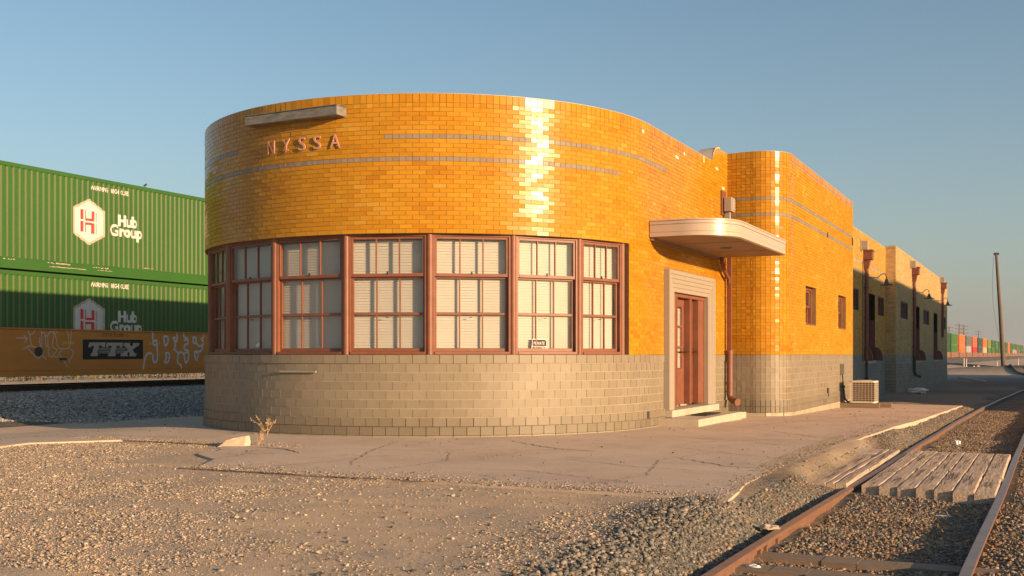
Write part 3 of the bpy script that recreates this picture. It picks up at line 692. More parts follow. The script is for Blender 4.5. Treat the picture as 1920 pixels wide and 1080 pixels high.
mt.build('rear_base_mortar', mk('dirty_joint', (.15, .125, .10), .9), bld)
# plain hidden walls, roofs and parapet backs
mb = MB()
mb.box(-14.5, -14.25, 18.2, 74.3, -.4, 5.1); mb.box(-14.24, -5.6, 74.25, 74.5, -.6, 5.6); mb.box(-14.2, -4.95, 32.05, 32.29, 0, 5.45)
mb.build('back_wall', M['matte'], bld) if False else None
mb2 = MB(); mb2.v, mb2.f, mb2.m = mb.v, mb.f, mb.m; mb2.c = [(.5, .32, .12)]*len(mb.f)
mb2.build('back_wall', M['matte'], bld)
mb = MB()
roofp = [(-14.2, 23.4)]+[ell(t, -.22) for t in range(-176, -3, 4)]+[(-6.35, 23.4)]
mb.prism(roofp, 4.80, 4.86); mb.box(-14.2, -5.15, 23.42, 32.0, 5.0, 5.08); mb.box(-14.2, -6.2, 32.3, 48.2, 5.2, 5.28); mb.box(-14.2, -5.8, 48.22, 74.2, 5.2, 5.28)
mb.build('roof', M['roof'], bld)
# parapet tops: pale metal flashing over brick coping with thickness
mb = MB()
def cap(path, a, b, z, th=.24, n=60, over=.004):
    ss = sorted(set([a, b]+[q for q in path.s if a < q < b]+list(np.linspace(a, b, n))))
    for s0, s1 in zip(ss, ss[1:]):
        if s1-s0 < 1e-4: continue
        P, Q, d, u, n_ = path.frame(s0, s1)
        e = .002
        mb.obox(P, u, n_, -e, d+e, -th, over, z, z+.008)
        mb.obox(P, u, n_, 0, d, -th, -th+.04, z-.5, z-.001)
cap(front, S0, R1, zr(58)+.001); cap(front, sY(22.62), S1, zr(63)+.001); cap(tower, .25, tower.L, zr(63)+.002); cap(rec, 0, rec.L, zr(NR)+.001, n=4); cap(farp, .4, farp.L, zr(NR+1)+.001, n=4)
for i in range(9):       # the curved rise of the parapet, Y 22.05 .. 22.62
    t0, t1 = R(90*i/9), R(90*(i+1)/9)
    ya, za, yb, zb = 22.62-.57*math.cos(t0), zr(58)+.34*math.sin(t0), 22.62-.57*math.cos(t1), zr(58)+.34*math.sin(t1)
    mb.face([(-6.07, ya, za), (-6.07, yb, zb), (-6.40, yb, zb), (-6.40, ya, za)]); mb.face([(-6.07, ya, za-.02), (-6.07, yb, zb-.02), (-6.07, yb, zb+.012), (-6.07, ya, za+.012)])
mb.build('parapet_flashing', M['white'], bld)
mb = MB()
for i in range(9):
    t0, t1 = R(90*i/9), R(90*(i+1)/9)
    ya, za, yb, zb = 22.62-.57*math.cos(t0), zr(58)+.34*math.sin(t0)-.02, 22.62-.57*math.cos(t1), zr(58)+.34*math.sin(t1)-.02
    mb.face([(-6.0915, ya, zr(57)), (-6.0915, yb, zr(57)), (-6.0915, yb, zb), (-6.0915, ya, za)], c=CY1)
    mb.face([(-6.38, ya, zr(57)), (-6.38, yb, zr(57)), (-6.38, yb, zb), (-6.38, ya, za)], c=CY1)
mb.build('parapet_curve', M['glaze'], bld)

# ------------------------------------------------------------------ ribbon windows
def slat_blind(mb, P, u, n, d, z0, z1, off, pitch=.05):
    k = int((z1-z0)/pitch)
    for i in range(k):
        z = z0+i*pitch; a = (P[0]-n[0]*off, P[1]-n[1]*off); b = (a[0]+u[0]*d, a[1]+u[1]*d)
        o1 = .010; sag = .0015*random.random()
        mb.face([(a[0]+n[0]*o1, a[1]+n[1]*o1, z), (b[0]+n[0]*o1, b[1]+n[1]*o1, z+sag), (b[0]-n[0]*o1, b[1]-n[1]*o1, z+pitch+.004), (a[0]-n[0]*o1, a[1]-n[1]*o1, z+pitch+.004)])
INS = .085
for i in range(len(WIN)-1):
    A, B = ell(WIN[i], -INS), ell(WIN[i+1], -INS)
    d = math.dist(A, B); u = ((B[0]-A[0])/d, (B[1]-A[1])/d); n = (u[1], -u[0])
    e = .050                                               # room for the round mullions
    a0, a1 = e, d-e
    mb = MB()                                              # fixed frame
    mb.obox(A, u, n, a0-.01, a0+.022, -.09, .03, ZB+.005, zH-.003); mb.obox(A, u, n, a1-.022, a1+.01, -.09, .03, ZB+.005, zH-.003)
    mb.obox(A, u, n, a0+.022, a1-.022, -.09, .03, zH-.035, zH-.003); mb.obox(A, u, n, a0+.022, a1-.022, -.09, .045, ZB+.005, ZB+.045)
    wf = mb.build('window', M['brown'], bld, bevel=.003)
    b0, b1 = a0+.024, a1-.024
    zt, zm, zb_ = zH-.037, 2.455, ZB+.047
    mb = MB(); st = .034                                   # upper sash, outer
    mb.obox(A, u, n, b0, b0+st, -.03, .012, zm-.03, zt); mb.obox(A, u, n, b1-st, b1, -.03, .012, zm-.03, zt)
    mb.obox(A, u, n, b0+st, b1-st, -.03, .012, zt-.035, zt); mb.obox(A, u, n, b0+st, b1-st, -.03, .016, zm-.03, zm+.018)
    gl0, gl1 = b0+st, b1-st; mw = .019
    for q in (1, 2):
        c = gl0+(gl1-gl0)*q/3; mb.obox(A, u, n, c-mw/2, c+mw/2, -.025, .008, zm+.018, zt-.035)
    us = mb.build('upper_sash', M['brown'], None, bevel=.002); us.parent = wf
    mb = MB()
    mb.obox(A, u, n, b0, b0+st, -.075, -.033, zb_, zm-.032); mb.obox(A, u, n, b1-st, b1, -.075, -.033, zb_, zm-.032)
    mb.obox(A, u, n, b0+st, b1-st, -.075, -.033, zb_, zb_+.05); mb.obox(A, u, n, b0+st, b1-st, -.075, -.033, zm-.055, zm-.032)
    mb.obox(A, u, n, gl0, gl1, -.07, -.036, 1.845, 1.88)
    for q in (1, 2):
        c = gl0+(gl1-gl0)*q/3
        mb.obox(A, u, n, c-mw/2, c+mw/2, -.07, -.037, zb_+.05, 1.845); mb.obox(A, u, n, c-mw/2, c+mw/2, -.07, -.037, 1.88, zm-.055)
    ls = mb.build('lower_sash', M['brown'], None, bevel=.002); ls.parent = wf
    for (w0, w1, off) in ((zm+.016, zt-.033, -.012), (zb_+.048, zm-.054, -.055)):
        g = MB()
        zl = [w0, w1] if off > -.03 else [w0, 1.8625, w1]
        for q in range(3):
            c0, c1 = gl0+(gl1-gl0)*q/3, gl0+(gl1-gl0)*(q+1)/3
            for za, zc in zip(zl, zl[1:]):
                j = [random.uniform(-.0015, .0015) for _ in range(4)]
                P0 = lambda a, w_: (A[0]+u[0]*a+n[0]*w_, A[1]+u[1]*a+n[1]*w_)
                g.face([(*P0(c0, off+j[0]), za), (*P0(c1, off+j[1]), za), (*P0(c1, off+j[2]), zc), (*P0(c0, off+j[3]), zc)])
        o = g.build('glass_pane', M['glass'], None); o.parent = wf
    g = MB(); slat_blind(g, (A[0]+u[0]*.075, A[1]+u[1]*.075), u, n, d-.15, ZB+.02, zH-.06, .115, .042)
    o = g.build('blind', M['blind'], None); o.parent = wf
    g = MB(); c = (b0+b1)/2; g.obox(A, u, n, c-.012, c+.012, .0161, .03, zm+.005, zm+.045); g.obox(A, u, n, c-.03, c+.005, -.03, .0, 1.80+.0, 1.81)
    o = g.build('latch', M['black'], None); o.parent = wf
for i, t in enumerate(WIN):
    mb = MB(); c = ell(t, -INS+.0)
    P = [(*c, ZB+.002), (*c, zH-.001)]; mb.tube(P, .052, 14)
    n = Vector((math.cos(R(t))/EA, math.sin(R(t))/EB)).normalized(); u = (-n.y, n.x)
    mb.obox(c, u, (n.x, n.y), -.062, .062, -.12, -.01, ZB+.002, zH-.002)
    mb.build('mullion', M['brown'], bld, smooth='auto')
mb = MB()                                                   # dark room behind the blinds
rp = [ell(t, -.75) for t in range(-170, -8, 3)]
for p, q in zip(rp, rp[1:]): mb.face([(*p, ZB), (*q, ZB), (*q, zH), (*p, zH)])
for p, q in zip([ell(t, -.26) for t in range(-170, -8, 3)], [ell(t, -.26) for t in range(-167, -5, 3)]): pass
ri = [ell(t, -.2) for t in range(-170, -8, 3)]
for z in (ZB+.001, zH+.001):
    for (p, q), (r_, s_) in zip(zip(rp, rp[1:]), zip(ri, ri[1:])): mb.face([(*p, z), (*q, z), (*s_, z), (*r_, z)])
for p, q in ((rp[0], ri[0]), (rp[-1], ri[-1])): mb.face([(*p, ZB), (*q, ZB), (*q, zH), (*p, zH)])
mb.build('room_lining', M['roof'], bld)
# slim grey strip, floor vents, brick scars
mb = MB(); A, B = ell(-96.2, .045), ell(-86.8, .045)
d = math.dist(A, B); u = ((B[0]-A[0])/d, (B[1]-A[1])/d); mb.obox(A, u, (u[1], -u[0]), 0, d, -.02, .012, .965, .992); mb.build('metal_strip', M['trim'], bld)
for q in ((-6.13, -6.065, 17.95, 18.07, .16, .28), (-6.12, -6.07, 22.55, 22.7, .15, .27), (-4.9, -4.85, 28.2, 28.36, .2, .42), (-4.9, -4.86, 28.2, 28.3, 4.14, 4.27), (-4.9, -4.85, 32.1, 32.2, 4.3, 4.5)):
    mb = MB(); mb.box(*q); mb.build('wall_vent', M['dark_metal'], bld)

# lettering on the curved front
def text_bm(s, size, offset=0., extrude=0.):
    cu = bpy.data.curves.new('t', 'FONT'); cu.body = s; cu.size = size; cu.offset = offset; cu.extrude = extrude; cu.resolution_u = 3
    ob = bpy.data.objects.new('t', cu); COL.objects.link(ob); bpy.context.view_layer.update()
    dg = bpy.context.evaluated_depsgraph_get(); m_ = bpy.data.meshes.new_from_object(ob.evaluated_get(dg))
    b = bmesh.new(); b.from_mesh(m_); bpy.data.objects.remove(ob); bpy.data.curves.remove(cu); bpy.data.meshes.remove(m_); return b
def fit(b, w, h):
    """scale a text bmesh to the box w x h with its lower-left corner at 0,0"""
    xs = [v.co.x for v in b.verts]; ys = [v.co.y for v in b.verts]
    for v in b.verts: v.co.x = (v.co.x-min(xs))/(max(xs)-min(xs))*w; v.co.y = (v.co.y-min(ys))/(max(ys)-min(ys))*h
    return b
for ch, t, wd_ in (('N', -98.9, .155), ('Y', -94.6, .15), ('S', -90.4, .135), ('S', -86.6, .135), ('A', -82.4, .17)):
    b = fit(text_bm(ch, .2, .0005, .009), wd_, .205); c = ell(t, 0)
    n = Vector((math.cos(R(t))/EA, math.sin(R(t))/EB, 0)).normalized(); u = Vector((-n.y, n.x, 0))
    o3 = Vector((*c, 4.385+.0))
    for v in b.verts: v.co = o3+u*(v.co.x-wd_/2)+Vector((0, 0, v.co.y))+n*(.028+v.co.z)
    for q in (.02, .11):
        r_ = bmesh.ops.create_cube(b, size=1)['verts']
        for v in r_: v.co = o3+u*(v.co.x*.01+(q-wd_/2))+Vector((0, 0, .03+v.co.z*.01))+n*(.02+v.co.y*.035)
    me = bpy.data.meshes.new('sign_letter'); b.to_mesh(me); b.free(); me.materials.append(M['letters'])
    o = bpy.data.objects.new('sign_letter', me); COL.objects.link(o); setparent(o, bld); o['label'] = 'raised dull pink letter %s on the rounded front' % ch
A, B = ell(-104.3, .10), ell(-80.3, .10); d = math.dist(A, B); u = ((B[0]-A[0])/d, (B[1]-A[1])/d); n = (u[1], -u[0])
mb = MB(); mb.obox(A, u, n, 0, d, -.12, .14, 4.845, 4.985); mb.obox(A, u, n, -.01, d+.01, -.10, .155, 4.9855, 4.998)
mb.build('sign_light', M['sign_grey'], bld, bevel=.006)['label'] = 'weathered grey metal light trough above the letters'

# ------------------------------------------------------------------ door, surround, canopy, steps
mb = MB()
X0 = -6.1
def fr(x0, x1, e, zt_): # nested fluted frame
    ya, yb = surr[0]-sY(0)+0, 0
y0, y1, yi0, yi1 = 18.93, 21.97, 19.30, 21.52
steps = 5
for i in range(steps):
    t = i/steps; t2 = (i+1)/steps; xo = -5.985-.006*i; g = .0025
    a, b = y0+(yi0-y0)*t, y0+(yi0-y0)*t2; c_, d_ = y1-(y1-yi1)*t2, y1-(y1-yi1)*t
    za, zb2 = 2.76-(2.76-2.37)*t2, 2.76-(2.76-2.37)*t
    mb.box(-6.32, xo, a+g, b, .255, zb2-g); mb.box(-6.32, xo, c_, d_-g, .255, zb2-g); mb.box(-6.32, xo, b+.0005, c_-.0005, za, zb2-g)
ds = mb.build('door_surround', M['trim'], bld, bevel=.004)
mb = MB()
XD = -6.18
for a, b, xf in ((19.305, 19.66, -6.075), (20.56, 20.66, -6.10), (21.13, 21.515, -6.10)):
    mb.box(-6.30, xf, a, b, .30, 2.30); mb.box(-6.31, xf+.012, b-.03, b-.0005, .301, 2.299) if xf < -6.09 or True else None
mb.box(-6.30, -6.08, 19.305, 21.515, 2.301, 2.365)
df = mb.build('door_frame', M['brown'], bld, bevel=.003)
def leaf(ya, yb):
    mb = MB(); xa, xb = -6.26, -6.215; s_ = .13 if yb-ya > .6 else .09
    mb.box(xa, xb, ya, ya+s_, .31, 2.295); mb.box(xa, xb, yb-s_, yb, .31, 2.295)
    zz = [.31, .95, 1.28, 1.36, 1.72, 1.79, 2.14, 2.295]
    mb.box(xa, xb, ya+s_, yb-s_, 2.14, 2.295); mb.box(xa, xb, ya+s_, yb-s_, .31, .98)
    for z in (1.36, 1.75): mb.box(xa, xb, ya+s_, yb-s_, z, z+.04)
    o = mb.build('door', M['brown'], bld, bevel=.003)
    g = MB(); g.face([(-6.235, ya+s_, .98), (-6.235, yb-s_, .98), (-6.235, yb-s_, 2.14), (-6.235, ya+s_, 2.14)]); q = g.build('glass_pane', M['glass'], None); q.parent = o
    g = MB(); slat_blind(g, (-6.125, ya+s_), (0, 1), (1, 0), yb-ya-2*s_, .99, 2.13, .13, .04); q = g.build('blind', M['blind'], None); q.parent = o
    g = MB(); g.tube([(-6.215, yb-.05, 1.24), (-6.18, yb-.05, 1.24), (-6.18, yb-.05, 1.36), (-6.215, yb-.05, 1.36)], .007, 6); q = g.build('handle', M['black'], None); q.parent = o
leaf(19.665, 20.555); leaf(20.665, 21.125)
mb = MB(); mb.box(-6.9, -6.88, 19.2, 21.6, .2, 2.5); mb.build('inner_wall', M['roof'], bld)
mb = MB(); mb.box(-6.38, -5.36, 18.60, 21.60, -.2, .125, j=.004); mb.box(-5.9, -5.46, 21.62, 22.35, -.2, .085, j=.006)
mb.box(-6.9, -5.93, 18.93, 22.05, .1255, .252, j=.003); mb.box(-6.9, -6.34, 19.30, 21.52, .2525, .297)
mb.build('doorstep', M['concrete_step'], bld, bevel=.012)
dm = MB(); dm.box(-5.85, -5.55, 19.75, 20.75, .130, .142)
for i in range(24): dm.box(-5.845, -5.555, 19.76+i*.041, 19.785+i*.041, .142, .150)
tag(dm.build('doormat', M['black']), 'thin dark doormat on the concrete step before the brown doors', 'doormat')
def rrect(x0, x1, ya, yb, r1, r2, n=14):
    """outline of the canopy: wall at x0, rounded outer corners r1 (near) and r2 (far)"""
    P = [(x0, yb), (x0, ya)]
    P += [(x1-r1+r1*math.sin(R(90*i/n)), ya+r1-r1*math.cos(R(90*i/n))) for i in range(n+1)]
    P += [(x1-r2+r2*math.cos(R(90*i/n)), yb-r2+r2*math.sin(R(90*i/n))) for i in range(n+1)]
    return P
mb = MB()
for (z0, z1, o_) in ((3.245, 3.315, 0), (3.320, 3.445, -.006), (3.450, 3.505, .004), (3.507, 3.528, .016)): mb.prism(rrect(-6.08, -4.69+o_, 18.12-o_, 22.55+o_, .82, .10), z0, z1)
mb.prism(rrect(-6.08, -4.712, 18.14, 22.53, .80, .09), 3.240, 3.50)
can = mb.build('canopy', M['canopy'], bld, smooth='auto')
can['label'] = 'cream metal canopy with a rounded corner over the doors'
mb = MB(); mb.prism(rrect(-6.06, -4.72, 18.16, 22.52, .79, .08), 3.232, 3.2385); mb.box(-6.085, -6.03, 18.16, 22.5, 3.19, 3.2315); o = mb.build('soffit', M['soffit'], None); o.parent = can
mb = MB(); mb.lathe((-5.38, 20.45, 3.225), [(.001, 0), (.11, 0), (.11, .008)], 18); mb.box(-5.95, -4.8, 19.4, 19.41, 3.2285, 3.2315); mb.box(-5.95, -4.8, 21.2, 21.21, 3.2285, 3.2315); o = mb.build('soffit_fitting', M['dark_metal'], None); o.parent = can
mb = MB(); mb.prism(rrect(-6.05, -4.74, 18.18, 22.5, .78, .08), 3.5285, 3.533); o = mb.build('canopy_roof', M['roof'], None); o.parent = can
# rainwater hopper on the canopy, downpipe
mb = MB(); mb.box(-6.09, -5.62, 22.62, 23.02, 3.72, 3.95); mb.box(-6.09, -5.58, 22.58, 23.06, 3.951, 3.99)
mb.box(-6.0, -5.85, 22.75, 22.9, 3.4, 3.72)
hp = mb.build('hopper', M['rust'], bld, bevel=.004)
mb = MB(); mb.box(-6.088, -6.065, 22.75, 23.1, 4.15, 4.66); mb.build('lamp_bracket', M['rust'], bld)
mb = MB(); mb.box(-6.05, -5.88, 22.83, 23.12, 4.22, 4.52); mb.box(-6.06, -5.93, 22.90, 22.98, 4.02, 4.22)
fl = mb.build('floodlight', M['trim'], bld, bevel=.015); fl['label'] = 'small grey floodlight above the canopy'
mb = MB(); mb.box(-5.879, -5.872, 22.85, 23.10, 4.25, 4.49); o = mb.build('glass_pane', M['glass_lamp'], None); o.parent = fl
mb = MB(); mb.tube([(-5.98, 22.45, 3.24), (-5.98, 22.46, 3.13), (-5.99, 22.6, 3.02), (-6.0, 22.85, 2.90), (-6.0, 23.06, 2.83), (-6.0, 23.1, 2.7)], .042, 10)
mb.box(-6.045, -5.955, 23.06, 23.15, 1.2, 3.9)
mb.tube([(-5.99, 23.1, 1.3), (-5.99, 23.1, .40), (-5.97, 23.08, .33), (-5.88, 23.02, .27), (-5.80, 22.96, .25)], .068, 12); mb.tube([(-5.99, 23.1, 1.33), (-5.99, 23.1, 1.25)], .078, 12)
for z in (1.08, .62, .45): mb.tube([(-5.99, 23.1, z), (-5.99, 23.1, z+.03)], .076, 12)
mb.tube([(-5.82, 22.975, .255), (-5.78, 22.945, .248)], .08, 12)
mb.build('downpipe', M['rust'], bld, smooth='auto')['label'] = 'rust brown downpipe beside the canopy and doors'
# little roof vent
mb = MB(); vy, vx = 21.2, -6.8
mb.lathe((vx, vy, 4.86), [(.055, 0), (.055, .62), (.001, .62)], 12); mb.lathe((vx, vy, 5.49), [(.001, .0), (.12, 0), (.12, .012), (.02, .035), (.001, .035)], 14)
mb.build('roof_vent', M['white'], bld)

# ------------------------------------------------------------------ sash windows in the block
for (oa, ob, za, zb3) in opt:
    P, Q, d, u, n = tower.frame(oa, ob)
    mb = MB(); mb.obox(P, u, n, .004, .06, -.17, -.10, za+.03, zb3-.002); mb.obox(P, u, n, d-.06, d-.004, -.17, -.10, za+.03, zb3-.002); mb.obox(P, u, n, .06, d-.06, -.17, -.10, zb3-.06, zb3-.002); mb.obox(P, u, n, .002, d-.002, -.2, .01, za+.002, za+.03)
    wf = mb.build('window', M['brown'], bld, bevel=.003)
    mb = MB(); zm = (za+zb3)/2
    for (q0, q1, o_) in ((zm-.02, zb3-.062, -.135), (za+.032, zm+.02, -.175)):
        mb.obox(P, u, n, .062, .13, o_-.03, o_, q0, q1); mb.obox(P, u, n, d-.13, d-.062, o_-.03, o_, q0, q1); mb.obox(P, u, n, .13, d-.13, o_-.03, o_, q0, q0+.045); mb.obox(P, u, n, .13, d-.13, o_-.03, o_, q1-.045, q1)
    o = mb.build('sash', M['brown'], None, bevel=.002); o.parent = wf
    g = MB()
    for (q0, q1, o_) in ((zm+.02, zb3-.10, -.15), (za+.07, zm-.02, -.19)): g.face([(P[0]+u[0]*.13+n[0]*o_, P[1]+u[1]*.13, q0), (P[0]+n[0]*o_, P[1]+u[1]*(d-.13), q0), (P[0]+n[0]*o_, P[1]+u[1]*(d-.13), q1), (P[0]+n[0]*o_, P[1]+u[1]*.13, q1)])
    o = g.build('glass_pane', M['glass'], None); o.parent = wf
    g = MB(); g.obox(P, u, n, 0, d, -.5, -.49, za, zb3); g.obox(P, u, n, .15, d*.7, -.28, -.275, za+.45, zb3-.1)
    o = g.build('curtain', [M['roof']], None); o.parent = wf

# ------------------------------------------------------------------ rear wing louvres, dock doors, bumpers, downpipes, lamps
def louvre(path, op):
    P, Q, d, u, n = path.frame(op[0], op[1]); mb = MB()
    for a, b in ((.003, .05), (d-.05, d-.003)): mb.obox(P, u, n, a, b, -.12, -.03, op[2]+.003, op[3]-.003)
    mb.obox(P, u, n, .05, d-.05, -.12, -.03, op[3]-.05, op[3]-.003)
    k = 10
    for i in range(k):
        z = op[2]+.01+i*(op[3]-op[2]-.07)/k
        a = (P[0]+u[0]*.05, P[1]+u[1]*.05); b = (P[0]+u[0]*(d-.05), P[1]+u[1]*(d-.05))
        mb.face([(a[0]-n[0]*.035, a[1], z), (b[0]-n[0]*.035, b[1], z), (b[0]-n[0]*.11, b[1], z+.075), (a[0]-n[0]*.11, a[1], z+.075)])
    mb.build('louvre_window', M['maroon'], bld)
for o_ in LV: louvre(rec, o_)
for o_ in LF: louvre(farp, o_)
def dock(path, op):
    P, Q, d, u, n = path.frame(op[0], op[1])
    mb = MB()
    mb.obox(P, u, n, .01, d-.01, -.28, -.22, op[2]+.002, op[3]-.12)
    for i in range(1, int(d/.35)): mb.obox(P, u, n, i*.35-.012, i*.35+.012, -.219, -.205, op[2]+.05, op[3]-.2)
    mb.obox(P, u, n, .0, d, -.299, -.2, op[3]-.119, op[3]-.003)
    dd = mb.build('dock_door', M['maroon'], bld)
    for a, b in ((.003, .012), (d-.012, d-.003)):                 # kick plates on both jambs
        mb = MB(); mb.obox(P, u, n, a, b, -.20, .006, op[2], op[2]+1.55); o = mb.build('jamb_plate', M['maroon'], None); o.parent = dd
    for a in (-.02, d-.06):                                        # quarter-round wheel guards
        mb = MB(); k = 8
        pr = [(0, 0)]+[(.30*math.cos(R(90*i/k))**.8, .52*math.sin(R(90*i/k))) for i in range(k+1)]
        for i in range(1, k+1):
            (x0_, z0_), (x1_, z1_) = pr[i], pr[i+1]
            f = lambda a_, x_, z_: (P[0]+u[0]*a_+n[0]*(.008+x_), P[1]+u[1]*a_+n[1]*(.008+x_), op[2]-.02+z_)
            mb.face([f(a, x0_, z0_), f(a+.09, x0_, z0_), f(a+.09, x1_, z1_), f(a, x1_, z1_)])
            for aa in (a, a+.09): mb.face([f(aa, 0, 0), f(aa, x0_, z0_), f(aa, x1_, z1_)])
        mb.face([f(a, 0, 0), f(a+.09, 0, 0), f(a+.09, .30, 0), f(a, .30, 0)])
        o = mb.build('wheel_guard', M['maroon'], None); o.parent = dd
    mb = MB(); mb.obox(P, u, n, -.05, d+.05, -.2, .04, op[2]-.12, op[2]-.005)
    o = mb.build('sill', M['concrete_step'], None); o.parent = dd
for o_ in DR: dock(rec, o_)
for o_ in DF: dock(farp, o_)
def hopperpipe(x, y, ztop, zbot, r=.07):
    mb = MB(); mb.box(x, x+.30, y-.24, y+.24, ztop-.3, ztop); mb.box(x, x+.33, y-.27, y+.27, ztop+.001, ztop+.05)
    k = len(mb.v)
    mb.v += [(x, y-.2, ztop-.3), (x+.22, y-.16, ztop-.3), (x+.22, y+.16, ztop-.3), (x, y+.2, ztop-.3), (x+.02, y-r, ztop-.62), (x+.02+2*r, y-r, ztop-.62), (x+.02+2*r, y+r, ztop-.62), (x+.02, y+r, ztop-.62)]
    for q in ((0, 1, 5, 4), (1, 2, 6, 5), (2, 3, 7, 6), (3, 0, 4, 7)): mb.f.append(tuple(k+i for i in q)); mb.c.append(None); mb.m.append(0)
    mb.tube([(x+.02+r, y, ztop-.6), (x+.02+r, y, zbot)], r, 10)
    for z in np.arange(zbot+.4, ztop-.8, 1.1): mb.box(x, x+.03+2*r, y-r-.02, y+r+.02, z, z+.04)
    return mb.build('downpipe', M['rust'], bld, smooth='auto')
hopperpipe(-5.94, 42.0, 4.98, 1.05); hopperpipe(-5.54, 54.3, 5.22, 1.2); hopperpipe(-5.54, 70.0, 5.42, 2.25)
mb = MB(); mb.tube([(-5.86, 42.05, 1.05), (-5.86, 42.05, -.3)], .045, 8); mb.tube([(-5.86, 42.05, .32), (-5.86, 42.05, .40)], .07, 8); mb.tube([(-5.90, 41.4, 4.6), (-5.90, 41.4, 1.0)], .015, 6); mb.build('conduit', M['dark_metal'], bld)
mb = MB()
mb.tube([(-5.45, 54.3, 1.2), (-5.45, 54.3, .45), (-5.40, 54.4, .30), (-5.25, 54.7, .22)], .07, 8); mb.build('drain_pipe', M['dark_metal'], bld, smooth='auto')
for (x, y, z) in ((-5.94, 41.1, 4.95), (-5.54, 53.3, 5.15), (-5.54, 69.2, 5.4)):
    mb = MB(); mb.box(x, x+.03, y-.1, y+.1, z, z+.42); mb.box(x+.03, x+.25, y-.02, y+.22, z+.02, z+.34); f = mb.build('floodlight', M['trim'], bld, bevel=.01)
def gooseneck(x, y, z):
    mb = MB(); dx, dy = .55, .9     # arm swings out from the wall and along it
    P = []
    L_ = .52
    prof = [(0, 0), (.35, -.01), (.55, .0), (.68, .14), (.80, .25), (.95, .27), (1.06, .18), (1.10, .02), (1.10, -.10)]
    P = [(x+a*L_, y+a*.3, z+b*.55) for a, b in prof]
    mb.tube(P, .017, 8); mb.lathe((x-.0, y, z), [(.001, 0)], 4) if False else None
    ex, ey, ez = P[-1]
    lp = mb.build('wall_lamp', M['green_lamp'], bld, smooth='auto')
    g = MB(); g.lathe((ex, ey, ez-.22), [(.25, 0), (.235, .022), (.11, .06), (.075, .12), (.06, .19), (.04, .22), (.001, .225)], 24); g.lathe((ex, ey, ez-.223), [(.25, 0), (.11, .05), (.001, .055)], 24)
    o = g.build('lamp_shade', M['green_lamp'], None, smooth='auto'); o.parent = lp
gooseneck(-5.94, 43.3, 4.12); gooseneck(-5.54, 55.7, 4.17); gooseneck(-5.54, 66.8, 4.28)

# electrics and cooling unit
mb = MB(); mb.box(-4.88+.009, -4.76, 30.12, 30.32, .72, 1.0); eb = mb.build('switch_box', M['conduit'], bld, bevel=.006)
mb = MB(); mb.tube([(-4.82, 30.2, .72), (-4.80, 30.2, .42)], .018, 8); mb.tube([(-4.80, 30.2, .42), (-4.78, 30.18, .22), (-4.74, 30.1, .08), (-4.66, 30.02, .01), (-4.57, 30.0, .02), (-4.52, 30.0, .10)], .024, 8); mb.tube([(-4.84, 30.2, .40), (-4.76, 30.2, .40)], .035, 8)
o = mb.build('conduit', M['black'], None, smooth='auto'); o.parent = eb
acx, acy = -4.60, 29.95
ac = empty('air_conditioner', (-4.3, 30.25, -.02)); tag(ac, 'beige outdoor air conditioner with wire grille standing on timber skids beside the wall', 'air conditioner')
x0, x1, y0_, y1_, z0, z1 = -4.62, -3.96, 29.95, 30.60, -.015, .56
mb = MB(); mb.box(x0+.03, x1-.03, y0_+.03, y1_-.03, z0+.05, z1-.05); mb.build('coil', M['coil'], ac)
def rr(x0, x1, y0, y1, r, n=5):
    P = []
    for cx_, cy_, a0 in ((x1-r, y0+r, -90), (x1-r, y1-r, 0), (x0+r, y1-r, 90), (x0+r, y0+r, 180)):
        P += [(cx_+r*math.cos(R(a0+90*i/n)), cy_+r*math.sin(R(a0+90*i/n))) for i in range(n+1)]
    return P
mb = MB(); mb.prism(rr(x0, x1, y0_, y1_, .07), z1-.045, z1, ); mb.prism(rr(x0, x1, y0_, y1_, .07), z0, z0+.045); mb.box(x0+.03, x0+.09, y0_+.005, y0_+.06, z0+.045, z1-.045); mb.build('casing', M['ac'], ac, bevel=.004)
mb = MB(); loop = rr(x0+.006, x1-.006, y0_+.006, y1_-.006, .065)
for i in range(1, 9):
    z = z0+.04+i*(z1-z0-.08)/9; mb.tube([(p[0], p[1], z) for p in loop+[loop[0]]], .0045, 4)
for i in range(9):
    t = i/8
    for (px_, py_) in ((x0+.02+(x1-x0-.04)*t, y0_+.004), (x1-.004, y0_+.02+(y1_-y0_-.04)*t)): mb.tube([(px_, py_, z0+.04), (px_, py_, z1-.04)], .0045, 4)
mb.build('grille', M['ac'], ac)
mb = MB(); mb.lathe(((x0+x1)/2, (y0_+y1_)/2, z1+.001), [(.001, .015), (.20, .012), (.24, 0)], 20); mb.build('fan_guard', M['ac'], ac)
for nm, (a, b, c_, d_), lab in (('timber_skid', (-4.86, -3.86, 29.97, 30.06), 'front squared timber carrying the air conditioner'), ('timber_skid', (-4.86, -3.62, 30.46, 30.56), 'rear squared timber carrying the air conditioner, its pale end sticking out')):
    mb = MB(); zp = float(zpad(30)); mb.box(a, b, c_, d_, zp+.002, -.018, j=.003); tag(mb.build(nm, M['woodx'], bevel=.004), lab, 'timber', 'timbers under the cooling unit')

